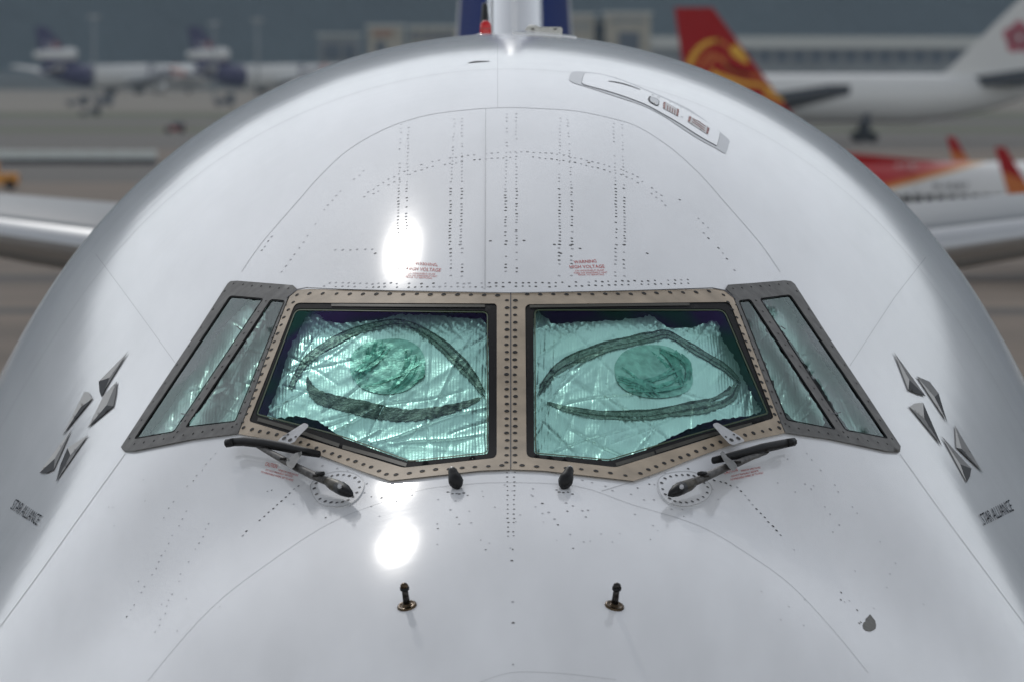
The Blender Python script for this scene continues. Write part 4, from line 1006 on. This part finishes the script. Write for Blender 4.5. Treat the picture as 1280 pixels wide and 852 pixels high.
# red tailed narrow-body with winglets, nose to the right
d = 305; k = d / F
xt = px_x(858, d)
def fuse_mat():
    """white fuselage with a red rear whose orange edged boundary sweeps up and forward"""
    m = bpy.data.materials.new('red_and_white_livery'); m.use_nodes = True; n = m.node_tree; b = n.nodes['Principled BSDF']; b.inputs['Roughness'].default_value = .35
    tc = n.nodes.new('ShaderNodeTexCoord'); sp = n.nodes.new('ShaderNodeSeparateXYZ'); n.links.new(tc.outputs['Object'], sp.inputs[0])
    a = n.nodes.new('ShaderNodeMath'); a.operation = 'MULTIPLY_ADD'; a.inputs[1].default_value = -.27
    n.links.new(sp.outputs[0], a.inputs[0]); n.links.new(sp.outputs[2], a.inputs[2])      # z - .27 x
    r = n.nodes.new('ShaderNodeValToRGB'); e = r.color_ramp.elements; mr = n.nodes.new('ShaderNodeMapRange')
    mr.inputs['From Min'].default_value = 4.98 - .27 * 12.6 - 1; mr.inputs['From Max'].default_value = 4.98 - .27 * 12.6 + 1
    n.links.new(a.outputs[0], mr.inputs[0]); n.links.new(mr.outputs[0], r.inputs[0])
    e[0].position = .33; e[0].color = (.7, .7, .69, 1); e[1].position = .56; e[1].color = (.42, .008, .009, 1)
    q = e.new(.37); q.color = (.62, .33, .05, 1); q = e.new(.45); q.color = (.55, .12, .015, 1)
    n.links.new(r.outputs[0], b.inputs['Base Color']); return m
M['livery'] = fuse_mat()
nb = airliner('narrow_body_jet', 'white narrow body jet with red tail, yellow swirls and upturned winglets', 'airplane', (xt - 1.0, d, 0), 0, 39.5, 3.9, 3.22, 34.3,
              [(.45, 12.05), (2.15, 12.05), (6.6, 6.1), (8.0, 5.6), (13.3, 5.05), (1.5, 4.6), (1.35, 6)], M['jred'],
              [(5.5, .6, 4.4), (1.5, 7, 5.0), (.2, 7, 5.0), (2.2, .6, 4.4)], [(22.5, 4.9, .95)], body_m=M['livery'], tail_m=M['livery'], win=(9.2, 34, .508, 3.56))
fin_nb = [o for o in nb.children if o.name.startswith('tail_fin')][0]
ox = xt - 1.0
def nbpx(pts): return [(px_x(px, d) - ox, -.256, pz(py, d)) for px, py in pts]
z7 = lambda pts: [(820 + x / 6.556, y / 6.556) for x, y in pts]
for ln, wd, mm in (([(265, 540), (330, 420), (420, 350), (520, 330)], [8, 7, 6, 3], 'jyellow'), ([(350, 560), (400, 470), (480, 430)], [5, 5, 3], 'jorg'),
                   ([(420, 560), (470, 480), (530, 480), (620, 580), (760, 610), (880, 640)], [4, 5, 6, 6, 5, 3], 'jorg'),
                   ([(450, 590), (560, 640), (700, 680), (850, 700), (960, 740)], [7, 7, 6, 5, 4], 'jyellow'), ([(560, 520), (640, 580), (780, 610)], [3, 4, 3], 'jorg'),
                   ([(880, 760), (960, 790), (1040, 830)], [5, 6, 4], 'jyellow'), ([(480, 340), (560, 360), (590, 400)], [5, 5, 2], 'jorg')):
    L = np.array(catmull(z7(ln), 6)); t_ = np.gradient(L, axis=0); t_ /= np.linalg.norm(t_, axis=1)[:, None]; nn = np.stack([-t_[:, 1], t_[:, 0]], 1)
    ws = np.interp(np.linspace(0, 1, len(L)), np.linspace(0, 1, len(wd)), wd)[:, None] * .5
    A, B = nbpx(L + nn * ws), nbpx(L - nn * ws); v = [p for ab in zip(A, B) for p in ab]
    o = mesh('swirl', v, [(2 * i, 2 * i + 1, 2 * i + 3, 2 * i + 2) for i in range(len(L) - 1)], M[mm], fin_nb)
q = nbpx(z7(catmull([(600, 400), (650, 370), (690, 400), (750, 490), (740, 525), (690, 500), (620, 450)], 4, True)))
mesh('swirl', [(x, y - .004, z) for x, y, z in q], [tuple(range(len(q)))], M['jyellow'], fin_nb)
def winglet(pts, dd, parent):
    p = [(px_x(a, dd) - ox, pz(b, dd)) for a, b in pts]
    o = slab('winglet', p, .16, M['jred'], parent, 'y', dd - d)
    mid = [((p[0][0] * .55 + p[3][0] * .45), p[0][1] * .55 + p[3][1] * .45), (p[1][0] * .35 + p[2][0] * .65, p[1][1] * .35 + p[2][1] * .65), p[2], p[3]]
    slab('winglet_base', mid, .175, M['jorg'], o, 'y', dd - d)
winglet([(1243, 184), (1256, 184), (1296, 250), (1262, 250)], 288, nb); winglet([(1183, 171), (1193, 171), (1214, 206), (1192, 206)], 322, nb)
side_text('registration_lettering', 'B-5087', px_x(1164, d) - ox, px_x(1207, d) - ox, pz(235, d), .26, -1.86, M['letter'], nb)
side_text('tail_code_lettering', 'B-5087', px_x(1118, d) - ox, px_x(1146, d) - ox, pz(209, d), .2, -1.62, M['jw'], nb)

# ------------------------------------------------------------------ buildings, barrier, masts, vehicles
M['beige'] = mat('beige_cladding', (.42, .38, .30), .8, var=(.2, .15)); M['bdark'] = mat('dark_glazing', (.06, .075, .10), .4)
M['bgrey'] = mat('grey_cladding', (.24, .25, .25), .8, var=(.1, .2)); M['bpale'] = mat('pale_roof', (.55, .55, .51), .7)
M['brown'] = mat('brown_sign', (.30, .15, .08), .7); M['bluep'] = mat('blue_sheeting', (.05, .16, .34), .7)
def building(name, label, px0, px1, py_top, d, depth, parts, m):
    x0, x1, z = px_x(px0, d), px_x(px1, d), pz(py_top, d)
    t = thing(name, label, 'building', ((x0 + x1) / 2, d, 0)); cx = (x0 + x1) / 2
    box('wall', x0 - cx, x1 - cx, 0, depth, 0, z - .8, M[m], t); box('roof', x0 - cx - .6, x1 - cx + .6, -.6, depth + .6, z - .8, z, M['bpale'], t)
    for nm, a, b, ta, tb, mm in parts:
        box(nm, px_x(a, d) - cx, px_x(b, d) - cx, -.4, .5, pz(tb, d), pz(ta, d), M[mm], t)
    return t, cx
building('warehouse', 'beige warehouse with a brown panel high on its front, left of the fin', 460, 503, 31, 2000, 30, [('sign_board', 466, 491, 38, 46, 'brown'), ('doorway', 470, 482, 52, 70, 'bdark')], 'beige')
building('office_block', 'low beige block with dark windows between warehouse and tail fin', 512, 580, 32, 2100, 30, [('window', a, a + 9, 40, 50, 'bdark') for a in (516, 530, 543, 556)], 'beige')
building('storage_shed', 'dull grey shed at the foot of the hill, half hidden by the crown', 398, 448, 42, 2150, 30, [('doorway', 405, 425, 56, 75, 'bdark'), ('doorway', 430, 444, 56, 75, 'bdark')], 'bgrey')
building('terminal_wing', 'pale block close right of the tail fin with shaded side', 706, 742, 17, 2000, 40, [('window', 716, 722, 26, 40, 'bgrey'), ('window', 728, 734, 26, 40, 'bgrey')], 'beige')
building('gate_block', 'pale block with a tall dark opening left of the red tail', 757, 813, 15, 2000, 40, [('doorway', 773, 799, 40, 66, 'bdark'), ('window', 764, 806, 24, 29, 'bgrey')], 'beige')
building('link_building', 'grey low link between the two pale blocks', 742, 757, 24, 2030, 30, [('window', 744, 755, 32, 44, 'bdark')], 'bgrey')
lt, lcx = building('long_terminal', 'long grey terminal with pale roof and row of dark windows behind the white jet', 813, 1300, 46, 2000, 60, [('base_band', 813, 1300, 80, 98, 'bgrey')], 'bgrey')
dd = 2000
box('fascia', px_x(813, dd) - lcx, px_x(1300, dd) - lcx, -1.5, 0, pz(61, dd), pz(47, dd), M['bpale'], lt)
for a in np.arange(905, 1298, 21.5): box('window', px_x(a, dd) - lcx, px_x(a + 15, dd) - lcx, -.3, .2, pz(78, dd), pz(63, dd), M['bdark'], lt)
# low blast barrier on the left
d = gy(206); t = thing('blast_barrier', 'long low pale barrier lying across the apron at left', 'barrier', (px_x(80, d), d, 0))
x0 = px_x(-60, d) - px_x(80, d); x1 = px_x(196, d) - px_x(80, d); L_ = (x1 - x0) / 9
for i in range(9): box('barrier_panel', x0 + i * L_ + .03, x0 + (i + 1) * L_ - .03, 0, .6, .55, 1.3, M['barrier'], t, .05)
box('barrier_base_shade', x0, x1, .1, .7, 0, .54, M['jdark'], t)  # dark box standing in for the shade below the panels
# light masts
M['mast'] = mat('galvanised_mast', (.30, .32, .33), .6)
for px, top, dd, lb in ((118, 22, 1500, 'slim grey light mast in front of the left cargo jet'), (268, 30, 1600, 'slim grey light mast over the second purple tail'), (322, 26, 1500, 'slim grey light mast in front of the second cargo jet')):
    t = thing('light_mast', lb, 'light mast', (px_x(px, dd), dd, 0), 0, 'light masts along the cargo apron'); z = pz(top, dd)
    tube('pole', [(0, 0, 0), (0, 0, z * .5), (0, 0, z)], [.32, .25, .17], M['mast'], t, 8); box('lamp_frame', -1.3, 1.3, -.25, .25, z - .3, z + .5, M['mast'], t)
# ground vehicles
M['vred'] = mat('vehicle_red', (.42, .03, .035), .4); M['vyel'] = mat('vehicle_yellow', (.62, .26, .02), .4); M['vdark'] = mat('vehicle_slate', (.11, .12, .14), .7); M['vglass'] = mat('vehicle_glass', (.03, .04, .05), .1)
def vehicle(name, label, px, py, L, h, body, cab, rot=0., cat='truck', nose=1):
    d = gy(py); t = thing(name, label, cat, (px_x(px, d), d, 0), rot)
    b = box('body', -L / 2, L / 2, -1.1, 1.1, .35, h * .55, body, t, .08)
    x0 = (L / 2 - 1.7) if nose > 0 else -L / 2
    cb = box('cab', x0, x0 + 1.7, -1.0, 1.0, h * .55, h, cab, t, .12)
    box('windscreen', x0 + .15, x0 + 1.55, -1.03, 1.03, h * .64, h * .92, M['vglass'], cb)
    for wx in (-L * .32, L * .32):
        for wy in (-1, 1):
            v, f = tube_vf([(wx, wy * .95 - .15, .4), (wx, wy * .95 + .15, .4)], .4, 14); mesh('wheel', v, f, M['tyre'], t)
    return t
vehicle('tow_tractor', 'low red tow tractor parked on the grass strip beyond the barrier', 219, 166.5, 2.6, 1.35, M['vred'], M['vdark'])
vehicle('apron_tug', 'yellow apron tug cut off by the left edge of the photo', -4, 237, 3.2, 2.2, M['vyel'], M['vyel'], nose=-1)
vehicle('service_van', 'dark slate service van on the pale apron before the second cargo jet', 281, 133, 4.0, 2.6, M['vdark'], M['vdark'])
vehicle('belt_loader', 'slate blue loader between the apron and left cargo jet', 97, 133, 4.4, 2.0, M['vdark'], M['vdark'])
vehicle('fuel_truck', 'dark fuel truck beside the left cargo jet landing gear', 131, 133, 3.4, 3.2, M['vdark'], M['vdark'])
vehicle('apron_car', 'small dark car on the grass edge below the left cargo jet', 113, 145, 3.6, 1.4, M['vdark'], M['vdark'], cat='car')

# ------------------------------------------------------------------ haze
HAZE = True
if HAZE:
    v, f = box_vf(-13000, 13000, -450, 14500, -1.5, 1150)
    hz_ = mesh('haze', v, f, None); stuff(hz_)
    hm = bpy.data.materials.new('haze_air'); hm.use_nodes = True; n = hm.node_tree
    for q in list(n.nodes):
        if q.type == 'BSDF_PRINCIPLED': n.nodes.remove(q)
    pv = n.nodes.new('ShaderNodeVolumePrincipled'); pv.inputs['Color'].default_value = (.62, .78, .92, 1); pv.inputs['Density'].default_value = .00008
    out = [q for q in n.nodes if q.type == 'OUTPUT_MATERIAL'][0]; n.links.new(pv.outputs[0], out.inputs['Volume'])
    hz_.data.materials.append(hm)
